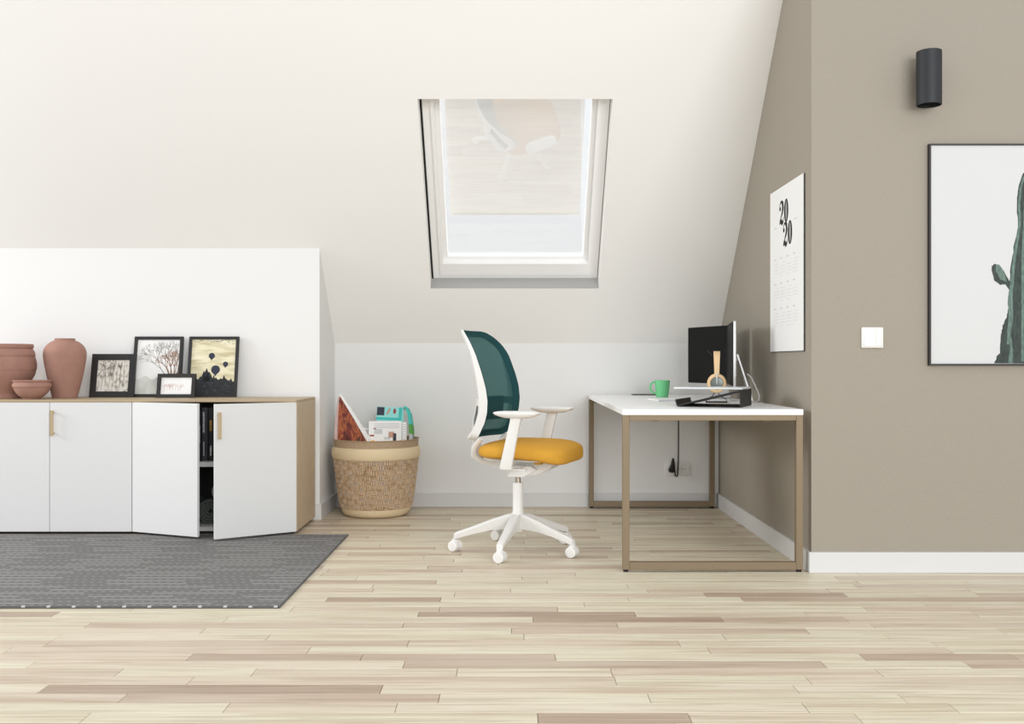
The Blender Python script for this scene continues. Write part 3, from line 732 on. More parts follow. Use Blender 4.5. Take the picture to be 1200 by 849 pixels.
# ------------------------------------------------------------------ desk
DX0, DX1, DY0, DY1, DZ = 0.500, 1.315, 4.496, 6.490, 0.736
desk = thing('desk', 'white topped desk with beige square tube legs against the beige wall', 'desk', (DX0, DY0, 0))
DWd, DLd = DX1-DX0, DY1-DY0
MB().box(-0.001, DWd+0.001, -0.001, DLd, DZ-0.026, DZ, bev=0.002, seg=1).build('desk_top', 'desk_white', desk, smooth=False)
tw = 0.031
for yy in (0.0, DLd-tw-0.004):
    for xx in (0.0, DWd-tw):
        lg = MB().box(xx, xx+tw, yy, yy+tw, 0.011, DZ-0.026, bev=0.0015, seg=1).build('leg', 'gold_metal', desk, smooth=False)
        MB().lathe([(0.0, 0.0006), (0.012, 0.0006), (0.012, 0.0115), (0.0, 0.0115)], 16, (xx+tw/2, yy+tw/2, 0)).build('foot', 'black_rubber', lg)
    MB().box(tw, DWd-tw, yy, yy+tw, 0.011, 0.011+0.034, bev=0.0015, seg=1).build('bottom_rail', 'gold_metal', desk, smooth=False)
    MB().box(tw, DWd-tw, yy, yy+tw, DZ-0.026-0.025, DZ-0.026, bev=0.0015, seg=1).build('top_rail', 'gold_metal', desk, smooth=False)
for xx in (0.14, DWd-0.17):
    MB().box(xx, xx+0.03, tw, DLd-tw-0.004, DZ-0.056, DZ-0.026).build('long_rail', 'gold_metal', desk, smooth=False)

# wall outlet with plug and cable
ou = thing('wall_outlet', 'double white wall outlet under the desk on the knee wall', 'outlet', (1.083, YB, 0.25))
for k, xx in enumerate((-0.083, 0.0)):
    pl = MB().box(xx+0.0005, xx+0.0825, -0.009, 0.001, -0.045, 0.045, bev=0.003, seg=2).build('outlet_plate', 'plastic_white', ou)
    MB().lathe([(0.0, -0.001), (0.031, -0.001), (0.031, 0.004), (0.024, 0.004), (0.0225, 0.0008), (0.0, 0.0008)], 28, T=Matrix.Translation((xx+0.0415, -0.009, 0)) @ Matrix.Rotation(PI/2, 4, 'X')).build('socket', mat('socket_white', rgb(226, 224, 220), 0.4), pl)
    if k == 1:
        mb = MB()
        for dx in (-0.0095, 0.0095): mb.lathe([(0.0, 0.0004), (0.0035, 0.0004), (0.0035, 0.0014), (0, 0.0014)], 10, T=Matrix.Translation((xx+0.0415+dx, -0.009, 0)) @ Matrix.Rotation(PI/2, 4, 'X'))
        mb.build('contact_hole', 'plastic_grey', pl)
pg = thing('power_cable', 'black power plug and cable hanging from the desk to the wall outlet', 'cable', (1.0415, YB-0.012, 0.245))
mb = MB(); mb.lathe([(0.0, 0.0), (0.0185, 0.0), (0.0185, 0.02), (0.015, 0.034), (0.0, 0.036)], 24, T=Matrix.Rotation(PI/2, 4, 'X'))
mb.tube([(0, -0.022, 0.0), (0.004, -0.024, 0.03), (0.007, -0.024, 0.06), (0.008, -0.024, 0.078)], [0.018, 0.013, 0.009, 0.005], 12)
mb.build('plug', 'black_rubber', pg)
mb = MB(); mb.tube([(0.008, -0.024, 0.074), (0.012, -0.028, 0.06), (0.016, -0.03, 0.01), (0.021, -0.03, -0.035), (0.029, -0.03, -0.043), (0.036, -0.03, -0.032), (0.041, -0.03, 0.05), (0.041, -0.035, 0.2), (0.038, -0.05, 0.36), (0.036, -0.07, 0.4665)], 0.0045, 8)
mb.build('cord', 'cable_black', pg)

# ------------------------------------------------------------------ things on the desk
mug = thing('mug', 'green mug near the back of the white desk', 'mug', (0.918, 6.08, DZ))
MB().lathe([(0.0, 0.0005), (0.033, 0.0005), (0.036, 0.003)]+smoothp([(0.0365, 0.006), (0.041, 0.04), (0.0445, 0.075), (0.046, 0.1005)])+[(0.0455, 0.1025), (0.0435, 0.102), (0.042, 0.08), (0.034, 0.008), (0.0, 0.007)], 40).build('cup', 'mug', mug)
MB().tube([(-0.040, 0, 0.088), (-0.056, 0, 0.092), (-0.070, 0, 0.080), (-0.075, 0, 0.058), (-0.067, 0, 0.036), (-0.052, 0, 0.024), (-0.036, 0, 0.022)], 0.006, 10).build('handle', 'mug', mug)
nb = MB().box(0, 0.20, 0, 0.09, 0.0006, 0.007, bev=0.002, seg=1).build('notebook', mat('slate_cover', rgb(96, 94, 92), 0.6), None, smooth=False)
nb.location = (0.775, 6.385, DZ); tag(nb, 'thin grey notebook lying at the back edge of the desk', 'notebook')
pd = thing('notepad', 'white notepad lying on the desk in front of the mug', 'notepad', (0.80, 5.42, DZ), rz=0.15)
MB().box(0, 0.15, 0, 0.21, 0.0006, 0.008, bev=0.001, seg=1).build('pages', 'paper', pd, smooth=False)
MB().box(-0.001, 0.151, -0.001, 0.006, 0.0008, 0.0088).build('binding', 'paper_grey', pd, smooth=False)

def monitor(name, label, ax, ay, bx_, by_, white_side):
    """screen spans (ax,ay)->(bx,by) far to near, facing left"""
    a = Vector((ax, ay)); b = Vector((bx_, by_)); d = (b-a); L_ = d.length
    rz = math.atan2(d.y, d.x)
    t = thing(name, label, 'monitor', (ax, ay, DZ), rz=rz, group='black desktop monitors')
    z0, z1 = 0.091, 0.421
    # local x along the screen, local +y = back (right of travel is the facing side)
    s = 1 if True else -1
    MB().box(0, L_, 0.004, 0.018, z0-0.003, z1+0.002, bev=0.003, seg=2).build('housing', 'silver' if white_side else 'black', t)
    MB().box(0.001, L_-0.001, 0.0, 0.0045, z0, z1, bev=0.0008, seg=1).build('screen', 'screen', t, smooth=False)
    bk = MB(); bk.prism([(0.08, 0.018), (L_-0.08, 0.018), (L_-0.16, 0.032), (0.16, 0.032)], z0+0.05, z1-0.06); bk.build('back_bulge', 'silver' if white_side else 'black', t)
    m = L_/2
    nk = MB(); nk.add([(m-0.06, 0.034, z0+0.16), (m+0.06, 0.034, z0+0.16), (m+0.06, 0.114, 0.004), (m-0.06, 0.114, 0.004),
                       (m-0.06, 0.041, z0+0.165), (m+0.06, 0.041, z0+0.165), (m+0.06, 0.121, 0.004), (m-0.06, 0.121, 0.004)],
                      [(0, 1, 2, 3), (7, 6, 5, 4), (0, 4, 5, 1), (1, 5, 6, 2), (2, 6, 7, 3), (3, 7, 4, 0)])
    nk.box(m-0.02, m+0.02, 0.03, 0.044, z0+0.13, z0+0.165)
    nk.build('stand_neck', 'silver', t, smooth=False)
    MB().box(m-0.06, m+0.06, 0.0, 0.122, 0.0006, 0.0066, bev=0.002, seg=1).build('stand_foot', 'silver', t, smooth=False)
    return t
monitor('computer_monitor', 'black monitor standing at the back, facing the camera, behind the headphones', 1.071, 6.06, 1.232, 5.636, False)
MON = monitor('computer_monitor', 'monitor with silver back seen nearly edge-on beside the beige wall', 1.205, 5.58, 1.122, 5.07, True)
wc = MB().tube([(1.255, 5.31, DZ+0.15), (1.275, 5.30, DZ+0.13), (1.305, 5.29, DZ+0.06), (1.313, 5.285, DZ+0.03), (1.308, 5.28, DZ+0.011), (1.292, 5.262, DZ+0.0045), (1.26, 5.235, DZ+0.0045), (1.22, 5.16, DZ+0.0045)], 0.0038, 8).build('monitor_cable', 'plastic_white')
tag(wc, 'white cable dropping from the silver monitor stand onto the desk', 'cable')

# laptop stand: back panel, sloping board, lip, base plate, clear plate
ls = thing('laptop_stand', 'black sloping laptop stand with clear plate at the front of the desk', 'laptop stand', (1.062, 4.64, DZ), rz=math.atan2(0.277, 0.116))
# local x runs along the back panel (near -> far), local +y points to the user (left)
LW, LD = 0.31, 0.295
MB().box(0, LW, -0.003, 0.0, 0.0006, 0.083).build('back_panel', 'black', ls, smooth=False)
MB().box(0, LW, 0.0, LD, 0.0006, 0.0046).build('base_plate', 'black', ls, smooth=False)
b_ = MB().prism([(0.0, 0.083), (0.0, 0.0755), (LD-0.012, 0.0046), (LD, 0.0046), (LD, 0.0100)], 0.0, LW, axis='x'); b_.build('sloping_board', 'black', ls, smooth=False)
MB().prism([(LD-0.001, 0.0046), (LD+0.004, 0.0046), (LD+0.012, 0.034), (LD+0.007, 0.036)], 0.0, LW, axis='x').build('front_lip', 'black', ls, smooth=False)
MB().box(0.05, LW-0.03, -0.002, 0.325, 0.0835, 0.0925, bev=0.002, seg=1).build('clear_plate', 'acrylic', ls, smooth=False)

# headphones on a wire stand
HX, HY = 1.078, 5.25
hs = thing('headphone_stand', 'thin black wire stand carrying the tan headphones', 'stand', (HX, HY, DZ), rz=math.radians(-11.6))
def wire(pts, nm='wire', r=0.0022, closed=False): return MB().tube(pts, r, 7, closed=closed).build(nm, 'cable_black', hs)
def rrect(hx, hy, r, z, n=5):
    out = []
    for (cx, cy, a0) in ((hx-r, hy-r, 0), (-hx+r, hy-r, PI/2), (-hx+r, -hy+r, PI), (hx-r, -hy+r, 1.5*PI)):
        for i in range(n+1): out.append((cx+r*math.cos(a0+PI/2*i/n), cy+r*math.sin(a0+PI/2*i/n), z))
    return out
wire(rrect(0.054, 0.05, 0.018, 0.003), 'base_wire', closed=True)
for s_ in (-1, 1):
    wire([(s_*0.045, -0.049, 0.003), (s_*0.054, -0.049, 0.012), (s_*0.048, -0.045, 0.022), (s_*0.02, -0.022, 0.034), (s_*0.006, -0.006, 0.06), (s_*0.005, 0, 0.20), (s_*0.012, 0, 0.236), (s_*0.046, 0, 0.272), (s_*0.05, 0, 0.279)], 'upright_wire')
hp = thing('headphones', 'tan and grey over-ear headphones hanging on the wire stand', 'headphones', (HX, HY, DZ), rz=math.radians(-11.6))
pts = []; 
for i in range(25):
    a = PI*i/24; pts.append((0.002, -0.078*math.cos(a)*(1.0+0.06*math.sin(a)), 0.15+0.112*math.sin(a)**0.75))
hb = MB(); vs = []; fs = []
for i, p_ in enumerate(pts):
    q = pts[min(i+1, 24)]; p0 = pts[max(i-1, 0)]; ty, tz = q[1]-p0[1], q[2]-p0[2]; d = math.hypot(ty, tz); ny, nz = -tz/d, ty/d
    if ny*p_[1]+nz*(p_[2]-0.15) < 0: ny, nz = -ny, -nz
    hw = 0.0125+0.0045*math.sin(PI*i/24)
    for (sx, o_) in ((-hw, 0.0), (hw, 0.0), (hw, 0.009), (-hw, 0.009)): vs.append((p_[0]+sx, p_[1]+ny*o_, p_[2]+nz*o_))
for i in range(24):
    for j in range(4): fs.append((i*4+j, i*4+(j+1) % 4, (i+1)*4+(j+1) % 4, (i+1)*4+j))
fs += [(3, 2, 1, 0), (96, 97, 98, 99)]
hb.add(vs, fs); hb.build('headband', 'tan', hp)
for s_ in (-1, 1):
    T = Matrix.Translation((0.002, s_*0.046, 0.103)) @ Matrix.Rotation(-s_*PI/2, 4, 'X')
    cup = MB().lathe([(0.0, 0.014), (0.03, 0.014), (0.046, 0.012), (0.050, 0.02), (0.050, 0.032), (0.045, 0.038), (0.036, 0.039), (0.033, 0.036), (0.0, 0.036)], 36, T=T).build('ear_cup', 'tan', hp)
    MB().lathe([(0.0, -0.004), (0.03, -0.004), (0.044, 0.0), (0.048, 0.007), (0.044, 0.014), (0.0, 0.014)], 36, T=T).build('ear_cushion', 'band_cream', cup)
    MB().lathe([(0.0, 0.0365), (0.033, 0.0365), (0.031, 0.040), (0.014, 0.042), (0.0, 0.0415)], 32, T=T).build('cup_plate', 'cup_grey', cup)
    MB().tube([(0.002, s_*0.0825, 0.158), (0.002, s_*0.0895, 0.14), (0.002, s_*0.0885, 0.118), (0.002, s_*0.086, 0.10)], [0.0045, 0.0045, 0.004, 0.003], 8).build('yoke', 'silver', hp)

# ------------------------------------------------------------------ wall calendar
cal = thing('wall_calendar', 'tall white calendar sheet with ornate black 2020 on the beige side wall', 'calendar', (XW-0.0085, 5.176, 1.0), rz=-PI/2)
CW, CHt = 0.59, 0.822
MB().box(0, CW, 0.003, 0.008, 0, CHt).build('backing_board', 'black_frame', cal, smooth=False)
MB().box(0.0005, CW-0.0045, 0.0, 0.0031, 0.003, CHt).build('sheet', 'paper', cal, smooth=False)
def digit0(mb, cx, cz, rx, ry, ir):
    n = 28; o_ = ellipse(cx, cz, rx, ry, n); i_ = ellipse(cx, cz, ir, ry*0.93, n)
    for k in range(n): mb.prism([o_[k], o_[(k+1) % n], i_[(k+1) % n], i_[k]], -0.0006, 0.0001, axis='y')
    mb.stroke([(cx, cz-ry*0.93), (cx, cz+ry*0.93)], 0.003, -0.0006, 0.0001)
def digit2(mb, x, z, w_, h):
    f = lambda a, b: (x+a*w_, z+b*h)
    mb.prism(ellipse(x+0.17*w_, z+0.70*h, 0.17*w_, 0.095*h, 16), -0.0006, 0.0001, axis='y')
    mb.stroke([f(0.06, 0.72), f(0.12, 0.86), f(0.30, 0.97), f(0.52, 0.98), f(0.74, 0.88), f(0.80, 0.70), f(0.66, 0.50), f(0.40, 0.32), f(0.16, 0.17), f(0.06, 0.05)],
              [0.004, 0.007, 0.010, 0.016, 0.028, 0.030, 0.022, 0.012, 0.008, 0.005], -0.0006, 0.0001)
    mb.stroke([f(0.04, 0.04), f(0.2, 0.15), f(0.42, 0.13), f(0.62, 0.05), f(0.82, 0.08), f(0.95, 0.28)], [0.006, 0.020, 0.026, 0.026, 0.016, 0.003], -0.0006, 0.0001)
nm = MB()
digit2(nm, 0.178, 1.635-1.0, 0.082, 0.115); digit0(nm, 0.302, 1.693-1.0, 0.038, 0.058, 0.010)
digit2(nm, 0.246, 1.520-1.0, 0.082, 0.115); digit0(nm, 0.368, 1.578-1.0, 0.038, 0.058, 0.010)
nm.build('year_numerals', 'ink', cal, smooth=False)
pr = MB()
# months in a 4 x 3 grid: header stroke and rows of date marks
for r_ in range(3):
    for c_ in range(4):
        xx = 0.085+0.112*c_; zz = 0.465-0.125*r_
        pr.box(xx, xx+0.034, -0.0006, 0.0001, zz, zz+0.0065)
        for q in range(5):
            for d_ in range(7):
                if (q == 0 and d_ < (r_*4+c_*3) % 7) or (q == 4 and d_ > (c_*2+r_) % 7): continue
                pr.box(xx+0.0125*d_, xx+0.0125*d_+0.006, -0.0005, 0.0001, zz-0.022-0.0155*q, zz-0.019-0.0155*q)
pr.box(0.085, 0.125, -0.0006, 0.0001, 0.628, 0.633); pr.box(0.44, 0.485, -0.0006, 0.0001, 0.628, 0.633)
pr.build('date_print', 'ink_grey', cal, smooth=False)['kind'] = 'stuff'

# ------------------------------------------------------------------ cactus poster, lamp, switch
PX, PZ, PWd, PHt = 1.8745, 0.935, 0.70, 0.996
po = thing('framed_poster', 'framed poster of a dark green cactus on white, on the beige wall', 'poster', (PX, YF-0.022, PZ))
f = MB(); bw = 0.0072
for (a, b, c, e) in ((0, bw, 0, PHt), (PWd-bw, PWd, 0, PHt), (bw, PWd-bw, 0, bw), (bw, PWd-bw, PHt-bw, PHt)): f.box(a, b, 0, 0.0215, c, e)
f.build('frame', 'black_frame', po, smooth=False)
sh = MB().box(bw-0.001, PWd-bw+0.001, 0.006, 0.012, bw-0.001, PHt-bw+0.001).build('print', 'poster_paper', po, smooth=False)
PS = 259.8
def pp(px, py): return ((px-1087)/PS, (428.5-py)/PS)
rr = random.Random(8)
def rag(pts, amp=0.0022, k=5):
    out = []
    for i in range(len(pts)-1):
        for j in range(k):
            t = j/k; out.append((pts[i][0]+(pts[i+1][0]-pts[i][0])*t+rr.uniform(-amp, amp), pts[i][1]+(pts[i+1][1]-pts[i][1])*t+rr.uniform(-amp, amp)))
    out.append(pts[-1]); return out
edge = [pp(*q) for q in ((1163.5, 426.6), (1166, 418), (1170, 414.5), (1171, 392), (1173.5, 381), (1177, 374), (1180, 362), (1179, 350), (1181, 340), (1182, 318), (1186, 290), (1190.5, 266), (1189.5, 240), (1191, 222), (1195, 208), (1200, 200), (1206, 197.5))]
rt = [pp(*q) for q in ((1213, 200), (1220, 214), (1224, 240), (1226, 300), (1228, 330), (1233, 331), (1241, 318), (1247, 322), (1246, 340), (1238, 352), (1230, 358), (1230, 400), (1236, 426.6))]
body = rag(edge)+rag(rt)
b = bmesh.new(); yv = 0.0054
vs_ = [b.verts.new((x, yv, z)) for x, z in body]; fc = b.faces.new(vs_)
ex = bmesh.ops.extrude_face_region(b, geom=[fc])
for v in [g for g in ex['geom'] if isinstance(g, bmesh.types.BMVert)]: v.co.y += 0.0006
bmesh.ops.triangulate(b, faces=b.faces[:])
MB().bm(b).build('printed_cactus', 'cactus_dark', sh, smooth=False)
lt = MB()
lt.stroke([pp(*q) for q in ((1179, 404), (1180, 392), (1182.5, 372), (1182, 350), (1184, 330), (1185.5, 312), (1189, 288), (1193, 264), (1192, 240), (1194, 220), (1199, 205))], [0.010, 0.016, 0.022, 0.020, 0.016, 0.014, 0.012, 0.012, 0.010, 0.010, 0.006], 0.0048, 0.0054)
lt.stroke([pp(*q) for q in ((1196, 424), (1196.5, 300), (1199, 230))], [0.012, 0.012, 0.006], 0.0048, 0.0054)
lt.stroke([pp(*q) for q in ((1182, 426), (1183, 410), (1182, 394))], [0.02, 0.014, 0.006], 0.0048, 0.0054)
for q in (1207, 1214, 1221): lt.stroke([pp(q, 424), pp(q-1, 300), pp(q-4, 225)], [0.01, 0.01, 0.005], 0.0048, 0.0054)
lt.build('printed_highlights', 'cactus_mid', sh, smooth=False)
am = MB(); arm = rag([pp(*q) for q in ((1181, 341), (1176, 334), (1170, 334.5), (1163, 329), (1160.5, 320), (1160, 312.5), (1164, 310), (1169, 311), (1174, 318), (1178, 326), (1181, 330))], 0.0014, 3)
am.prism(arm, 0.0048, 0.0054, axis='y'); am.build('printed_arm', 'cactus_dark', sh, smooth=False)
am = MB(); am.prism(rag([pp(*q) for q in ((1178, 331), (1170, 328), (1165, 319), (1164.5, 311), (1169, 311.5), (1174, 318))], 0.001, 3), 0.0042, 0.0048, axis='y'); am.build('printed_highlights', 'cactus_mid', sh, smooth=False)

lm = thing('wall_lamp', 'black cylinder wall lamp above the cactus poster', 'lamp', (1.843, 4.40, 2.085))
R_ = 0.0535; hL = 0.238
MB().lathe([(R_-0.004, 0.03), (R_-0.004, 0.0005), (R_-0.001, 0.0), (R_, 0.001), (R_, hL-0.001), (R_-0.001, hL), (R_-0.004, hL-0.0005), (R_-0.004, hL-0.03)], 48).build('shade', 'lamp_black', lm, ang=30)
for zz in (0.03, hL-0.034): MB().lathe([(0.0, zz), (R_-0.0035, zz), (R_-0.0035, zz+0.004), (0.0, zz+0.004)], 40).build('inner_baffle', 'black', lm)
MB().box(-0.022, 0.022, 0.045, YF-4.40, 0.06, 0.178, bev=0.003, seg=1).build('wall_bracket', 'lamp_black', lm, smooth=False)

sw = thing('light_switch', 'square white light switch on the beige wall beside poster', 'switch', (1.574, YF, 1.0135))
MB().box(0, 0.098, -0.010, 0.0005, 0, 0.093, bev=0.003, seg=2).build('switch_plate', 'plastic_white', sw)
MB().add([(0.011, -0.0095, 0.008), (0.0605, -0.0095, 0.008), (0.0605, -0.0145, 0.008), (0.011, -0.0145, 0.008), (0.011, -0.0095, 0.085), (0.0605, -0.0095, 0.085), (0.0605, -0.0108, 0.085), (0.011, -0.0108, 0.085)],
         [(0, 1, 2, 3), (7, 6, 5, 4), (0, 4, 5, 1), (1, 5, 6, 2), (2, 6, 7, 3), (3, 7, 4, 0)]).build('rocker', 'plastic_white', sw, smooth=False)
MB().box(0.0615, 0.087, -0.0125, -0.0095, 0.008, 0.085, bev=0.001, seg=1).build('rocker', 'plastic_white', sw, smooth=False)

# ------------------------------------------------------------------ office chair (local +x = forward, local y = sideways)
ch = thing('office_chair', 'white office chair with teal mesh back and mustard seat on five casters', 'chair', (0.0304, 5.011, 0), rz=math.radians(-20))
def superell(mb, a, b_, c, e1, e2, cx=0, cy=0, cz=0, nu=40, nv=18, fn=None):
    sg = lambda w_, e: math.copysign(abs(w_)**e, w_)
    vs = []; fs = []
    for i in range(nv+1):
        ph = -PI/2+PI*i/nv
        for j in range(nu):
            th = 2*PI*j/nu
            p = [a*sg(math.cos(ph), e1)*sg(math.cos(th), e2), b_*sg(math.cos(ph), e1)*sg(math.sin(th), e2), c*sg(math.sin(ph), e1)]
            p = [p[0]+cx, p[1]+cy, p[2]+cz]
            vs.append(tuple(fn(*p)) if fn else tuple(p))
    for i in range(nv):
        for j in range(nu):
            q = (i*nu+j, i*nu+(j+1) % nu, (i+1)*nu+(j+1) % nu, (i+1)*nu+j)
            fs.append(q)
    return mb.add(vs, fs)
def seat_fn(x, y, z):
    t = max(0.0, (x-0.10)/0.2); k = (0.562-z)/0.085
    z -= 0.034*min(1.0, t)**1.6*k + 0.012*t*t
    if x < 0: z -= 0.010*(x/0.15)**2*(1 if z > 0.52 else 0.2)
    return (x, y, z - 0.010*(abs(y)/0.24)**3)
superell(MB(), 0.228, 0.243, 0.043, 0.55, 0.42, 0.074, 0, 0.521, 56, 20, seat_fn).build('seat', 'seat', ch, ang=80)
superell(MB(), 0.18, 0.20, 0.012, 0.5, 0.4, 0.04, 0, 0.474, 40, 8).build('seat_tray', 'plastic_white', ch, ang=60)
MB().box(0.135, 0.168, -0.15, -0.10, 0.452, 0.472, bev=0.003, seg=1).build('seat_tab', 'seat', ch)
# mechanism under the seat
mc = MB().prism([(-0.17, 0.448), (-0.06, 0.412), (0.0, 0.392), (0.07, 0.386), (0.13, 0.398), (0.19, 0.425), (0.205, 0.448), (0.17, 0.466), (-0.15, 0.466)], -0.07, 0.07, axis='y')
mc.build('tilt_mechanism', 'plastic_white', ch, ang=40)
mc = MB().prism([(-0.02, 0.383), (0.06, 0.383), (0.13, 0.42), (0.10, 0.438), (0.0, 0.43)], -0.10, -0.07, axis='y').build('side_cover', 'plastic_white', ch, ang=40)
mc = MB().prism([(-0.02, 0.383), (0.06, 0.383), (0.13, 0.42), (0.10, 0.438), (0.0, 0.43)], 0.07, 0.10, axis='y').build('side_cover', 'plastic_white', ch, ang=40)
lv = MB(); lv.tube([(0.06, -0.06, 0.43), (0.07, -0.16, 0.432), (0.075, -0.20, 0.433)], [0.006, 0.006, 0.008], 8); lv.box(0.045, 0.12, -0.235, -0.20, 0.427, 0.437, bev=0.004, seg=2)
lv.build('lever', 'plastic_white', ch)
# gas lift, column, star base
MB().lathe([(0.0, 0.33), (0.0135, 0.33), (0.0135, 0.392), (0.0, 0.392)], 20).build('gas_lift', 'steel', ch)
MB().lathe([(0.0, 0.10), (0.030, 0.10), (0.032, 0.11), (0.0315, 0.19), (0.0275, 0.20), (0.0265, 0.335), (0.0245, 0.343), (0.0, 0.343)], 32).build('column', 'plastic_white', ch)
LEG = None; CAS = None
for k in range(5):
    wa = math.radians(182+72*k); la = wa+math.radians(20)
    if LEG is None:
        secs = [(0.015, 0.112, 0.190, 0.025), (0.06, 0.112, 0.182, 0.026), (0.13, 0.108, 0.160, 0.0235), (0.21, 0.092, 0.130, 0.0205), (0.275, 0.075, 0.107, 0.0185), (0.305, 0.066, 0.098, 0.018), (0.322, 0.060, 0.087, 0.0165), (0.326, 0.060, 0.07, 0.014)]
        vs = []; fs = []
        for (r, zl, zh, hw) in secs:
            c_ = min(0.008, hw*0.4)
            for (yy, zz) in ((-hw+c_, zh), (hw-c_, zh), (hw, zh-c_), (hw*0.82, zl), (-hw*0.82, zl), (-hw, zh-c_)): vs.append((r, yy, zz))
        for i in range(len(secs)-1):
            for j in range(6): fs.append((i*6+j, i*6+(j+1) % 6, (i+1)*6+(j+1) % 6, (i+1)*6+j))
        fs += [tuple(range(6)), tuple((len(secs)-1)*6+j for j in reversed(range(6)))]
        LEG = MB().add(vs, fs).build('leg', 'plastic_white', ch, ang=30); lg = LEG
        LEG.rotation_euler = (0, 0, la)
        # caster, axle along local y of the caster
        CAS = MB().lathe([(0.0, 0.030), (0.008, 0.030), (0.008, 0.062), (0.0, 0.062)], 14).build('caster', 'plastic_grey', ch); cs = CAS
        hood = []
        for (r, a0, a1) in ((0.0275, -0.25, PI*0.95),):
            hood = [(r*math.cos(a0+(a1-a0)*i/14), 0.0275+r*math.sin(a0+(a1-a0)*i/14)) for i in range(15)]
        MB().prism(hood, -0.010, 0.010, axis='y').build('hood', 'plastic_white', CAS, ang=40)
        MB().lathe([(0.0, 0.046), (0.0185, 0.046), (0.0185, 0.058), (0.016, 0.060), (0.0, 0.060)], 20).build('stem_collar', 'plastic_white', CAS)
        for s_ in (-1, 1):
            T = Matrix.Translation((0, s_*0.0105, 0.0272)) @ Matrix.Rotation(-s_*PI/2, 4, 'X')
            wh = MB().lathe([(0.0, 0.0), (0.0262, 0.0), (0.0265, 0.002), (0.0265, 0.014), (0.0245, 0.0165), (0.0, 0.0165)], 30, T=T).build('wheel', 'plastic_wheel', CAS, ang=30)
            MB().lathe([(0.0, 0.0165), (0.0195, 0.0165), (0.0185, 0.0182), (0.0, 0.0190)], 26, T=T).build('wheel_cap', 'plastic_white', wh, ang=30)
    else:
        lg = copy_tree(LEG, ch); lg.rotation_euler = (0, 0, la); cs = copy_tree(CAS, ch)
    cs.location = (0.316*math.cos(la), 0.316*math.sin(la), 0.0005)
    cs.rotation_euler = (0, 0, math.radians(20-28+(k*13 % 17)-8))
# back: mesh sheet in a white rim, wrapped forward at the sides
ZB0, ZB1 = 0.572, 1.108
def bprof(z):
    pts = [(0.56, -0.125), (0.60, -0.108), (0.65, -0.085), (0.70, -0.073), (0.76, -0.072), (0.82, -0.082), (0.90, -0.105), (0.98, -0.132), (1.05, -0.160), (1.12, -0.190)]
    for (a, xa), (b2, xb) in zip(pts, pts[1:]):
        if a <= z <= b2: return xa+(xb-xa)*(z-a)/(b2-a)
    return pts[0][1] if z < 0.56 else pts[-1][1]
WR = 0.085
def bhw(z):
    base = 0.205+0.028*math.sin(min(1, max(0, (z-0.57)/0.35))*PI/2)-0.012*max(0, (z-0.85)/0.25)
    top = 0.135
    if z > ZB1-top:
        q = (z-(ZB1-top))/top; base -= 0.112*(1-math.sqrt(max(0, 1-q*q)))
    if z < ZB0+0.03:
        q = (ZB0+0.03-z)/0.03; base -= 0.03*(1-math.sqrt(max(0, 1-q*q)))
    return base
def bpt(u, z, off=0.0):
    y = u*bhw(z); v = y/0.233
    return (bprof(z)-WR+WR*v*v+off, y, z)
zs = []
NZ = 44
for i in range(NZ+1):
    q = i/NZ; zs.append(ZB0+(ZB1-ZB0)*(1-(1-q)**1.25))
NU = 28; vs = []; fs = []
for z in zs:
    for j in range(NU+1): vs.append(bpt(-1+2*j/NU, z))
for i in range(NZ):
    for j in range(NU): fs.append((i*(NU+1)+j, i*(NU+1)+j+1, (i+1)*(NU+1)+j+1, (i+1)*(NU+1)+j))
bkm = MB().add(vs, fs).build('backrest_mesh', 'teal_mesh', ch, ang=80)
outl = [bpt(-1, z) for z in zs]+[bpt(-1+2*j/20, ZB1) for j in range(1, 20)]+[bpt(1, z) for z in reversed(zs)]+[bpt(1-2*j/20, ZB0) for j in range(1, 20)]
# teal piping band just inside the rim
def band(w_in, off0, off1, w_out=0.0):
    n = len(outl); cen = Vector((0, 0.0, 0.84)); vs = []; fs = []
    for i in range(n):
        P = Vector(outl[i]); t = Vector(outl[(i+1) % n])-Vector(outl[i-1]); t.normalize()
        nrm = Vector((0, t.z, -t.y)); nrm.normalize()
        if nrm.dot(Vector((0, P.y, P.z-0.84))) < 0: nrm = -nrm
        vv_ = P.y/0.233; sl = 2*WR*vv_/0.233
        def q(d, o_):
            return (P.x+sl*nrm.y*d+o_, P.y+nrm.y*d, P.z+nrm.z*d)
        o1 = off1(P.z) if callable(off1) else off1
        vs += [q(w_out, off0), q(w_out, o1), q(-w_in, o1), q(-w_in, off0)]
    for i in range(n):
        for j in range(4): fs.append((i*4+j, i*4+(j+1) % 4, ((i+1) % n)*4+(j+1) % 4, ((i+1) % n)*4+j))
    return MB().add(vs, fs)
band(0.030, 0.004, -0.001, 0.002).build('edge_band', 'teal_edge', bkm, ang=50)
band(0.014, -0.001, lambda z: -0.013-0.030*min(1.0, max(0.0, (1.09-z)/0.28)), 0.004).build('back_rim', 'plastic_white', ch, ang=50)
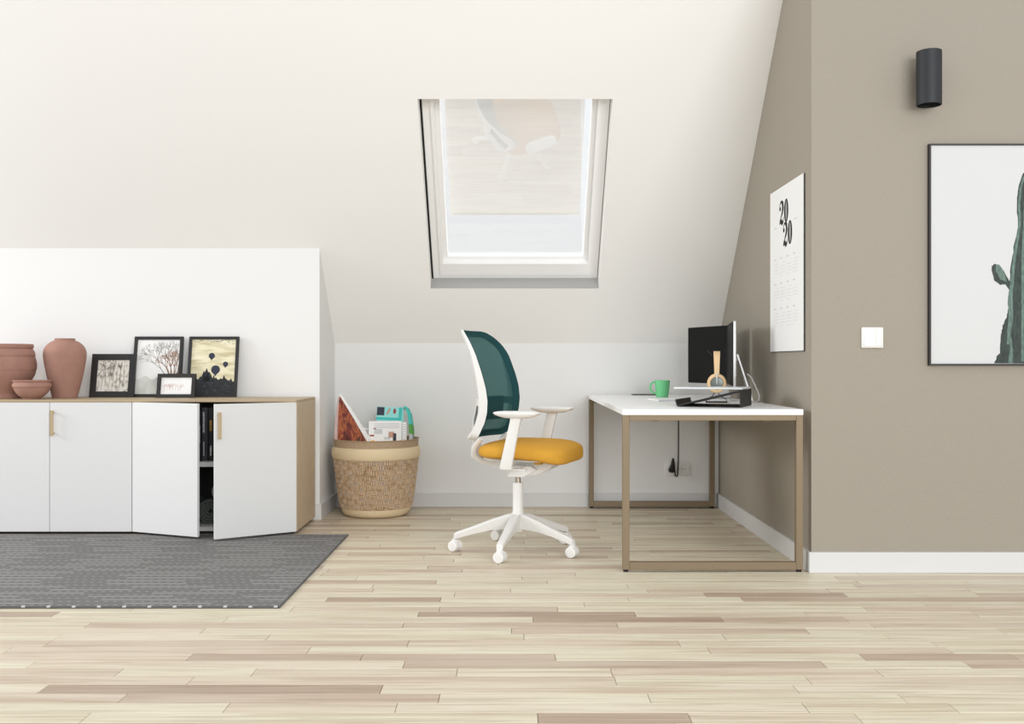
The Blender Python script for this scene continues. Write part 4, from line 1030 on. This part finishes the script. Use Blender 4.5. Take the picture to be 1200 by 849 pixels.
# lumbar pad and cross bar behind the mesh
def arcstrip(z0, z1, ymax, off, th, n=16):
    vs = []; fs = []
    for j in range(n+1):
        y = -ymax+2*ymax*j/n
        for (z, o_) in ((z0, off), (z1, off), (z1, off-th), (z0, off-th)):
            v = y/0.233; vs.append((bprof(z)-WR+WR*v*v+o_, y, z))
    for j in range(n):
        for k in range(4): fs.append((j*4+k, j*4+(k+1) % 4, (j+1)*4+(k+1) % 4, (j+1)*4+k))
    fs += [(0, 1, 2, 3), (n*4+3, n*4+2, n*4+1, n*4)]
    return MB().add(vs, fs)
arcstrip(0.655, 0.775, 0.15, -0.006, 0.012).build('lumbar_pad', 'lumbar', ch, ang=40)
arcstrip(0.735, 0.77, 0.224, -0.026, 0.02).build('cross_bar', 'plastic_white', ch, ang=40)
sp = MB(); sp.tube([(-0.185, 0, 0.785), (-0.205, 0, 0.74), (-0.222, 0, 0.66), (-0.225, 0, 0.57), (-0.222, 0, 0.50), (-0.205, 0, 0.463), (-0.165, 0, 0.443), (-0.10, 0, 0.430), (0.0, 0, 0.42)], [0.016, 0.017, 0.018, 0.018, 0.018, 0.018, 0.018, 0.018, 0.018], 14, flat=(2.6, 0.8))
sp.build('spine', 'plastic_white', ch, ang=60)
for s_ in (-1, 1):
    sd = MB().tube([(-0.128, s_*0.185, 0.575), (-0.17, s_*0.165, 0.53), (-0.185, s_*0.14, 0.49), (-0.16, s_*0.09, 0.455), (-0.08, s_*0.05, 0.435)], 0.014, 10, flat=(1.2, 0.8)); sd.build('rim_bracket', 'plastic_white', ch)
    # armrest
    ar = MB(); n = 8; vs = []; fs = []
    secs = [(0.036, 0.270, 0.438, 0.030, 0.012), (0.038, 0.274, 0.455, 0.031, 0.0125), (0.062, 0.279, 0.56, 0.028, 0.0125), (0.088, 0.281, 0.67, 0.027, 0.013), (0.094, 0.281, 0.694, 0.031, 0.015)]
    for (x, yv_, z, hx, hy) in secs:
        for j in range(12):
            a = 2*PI*j/12; sg = lambda w_: math.copysign(abs(w_)**0.5, w_)
            vs.append((x+hx*sg(math.cos(a)), s_*yv_+hy*sg(math.sin(a)), z))
    for i in range(len(secs)-1):
        for j in range(12): fs.append((i*12+j, i*12+(j+1) % 12, (i+1)*12+(j+1) % 12, (i+1)*12+j))
    fs += [tuple(range(12)), tuple((len(secs)-1)*12+j for j in range(12))]
    post = ar.add(vs, fs).build('arm_post', 'plastic_white', ch, ang=50)
    MB().tube([(0.036, s_*0.272, 0.444), (0.036, s_*0.24, 0.442), (0.04, s_*0.15, 0.438), (0.05, s_*0.06, 0.43)], 0.014, 12, flat=(1.8, 0.75)).build('arm_bracket', 'plastic_white', post)
    def pad_fn(x, y, z):
        if z < 0.703: k = (0.703-z)/0.021; x = 0.092+(x-0.092)*(1-0.45*k); y = s_*0.275+(y-s_*0.275)*(1-0.35*k)
        return (x, y, z)
    superell(MB(), 0.118, 0.045, 0.0175, 0.5, 0.55, 0.092, s_*0.275, 0.6995, 40, 14, pad_fn).build('arm_pad', 'plastic_white', ch, ang=70)
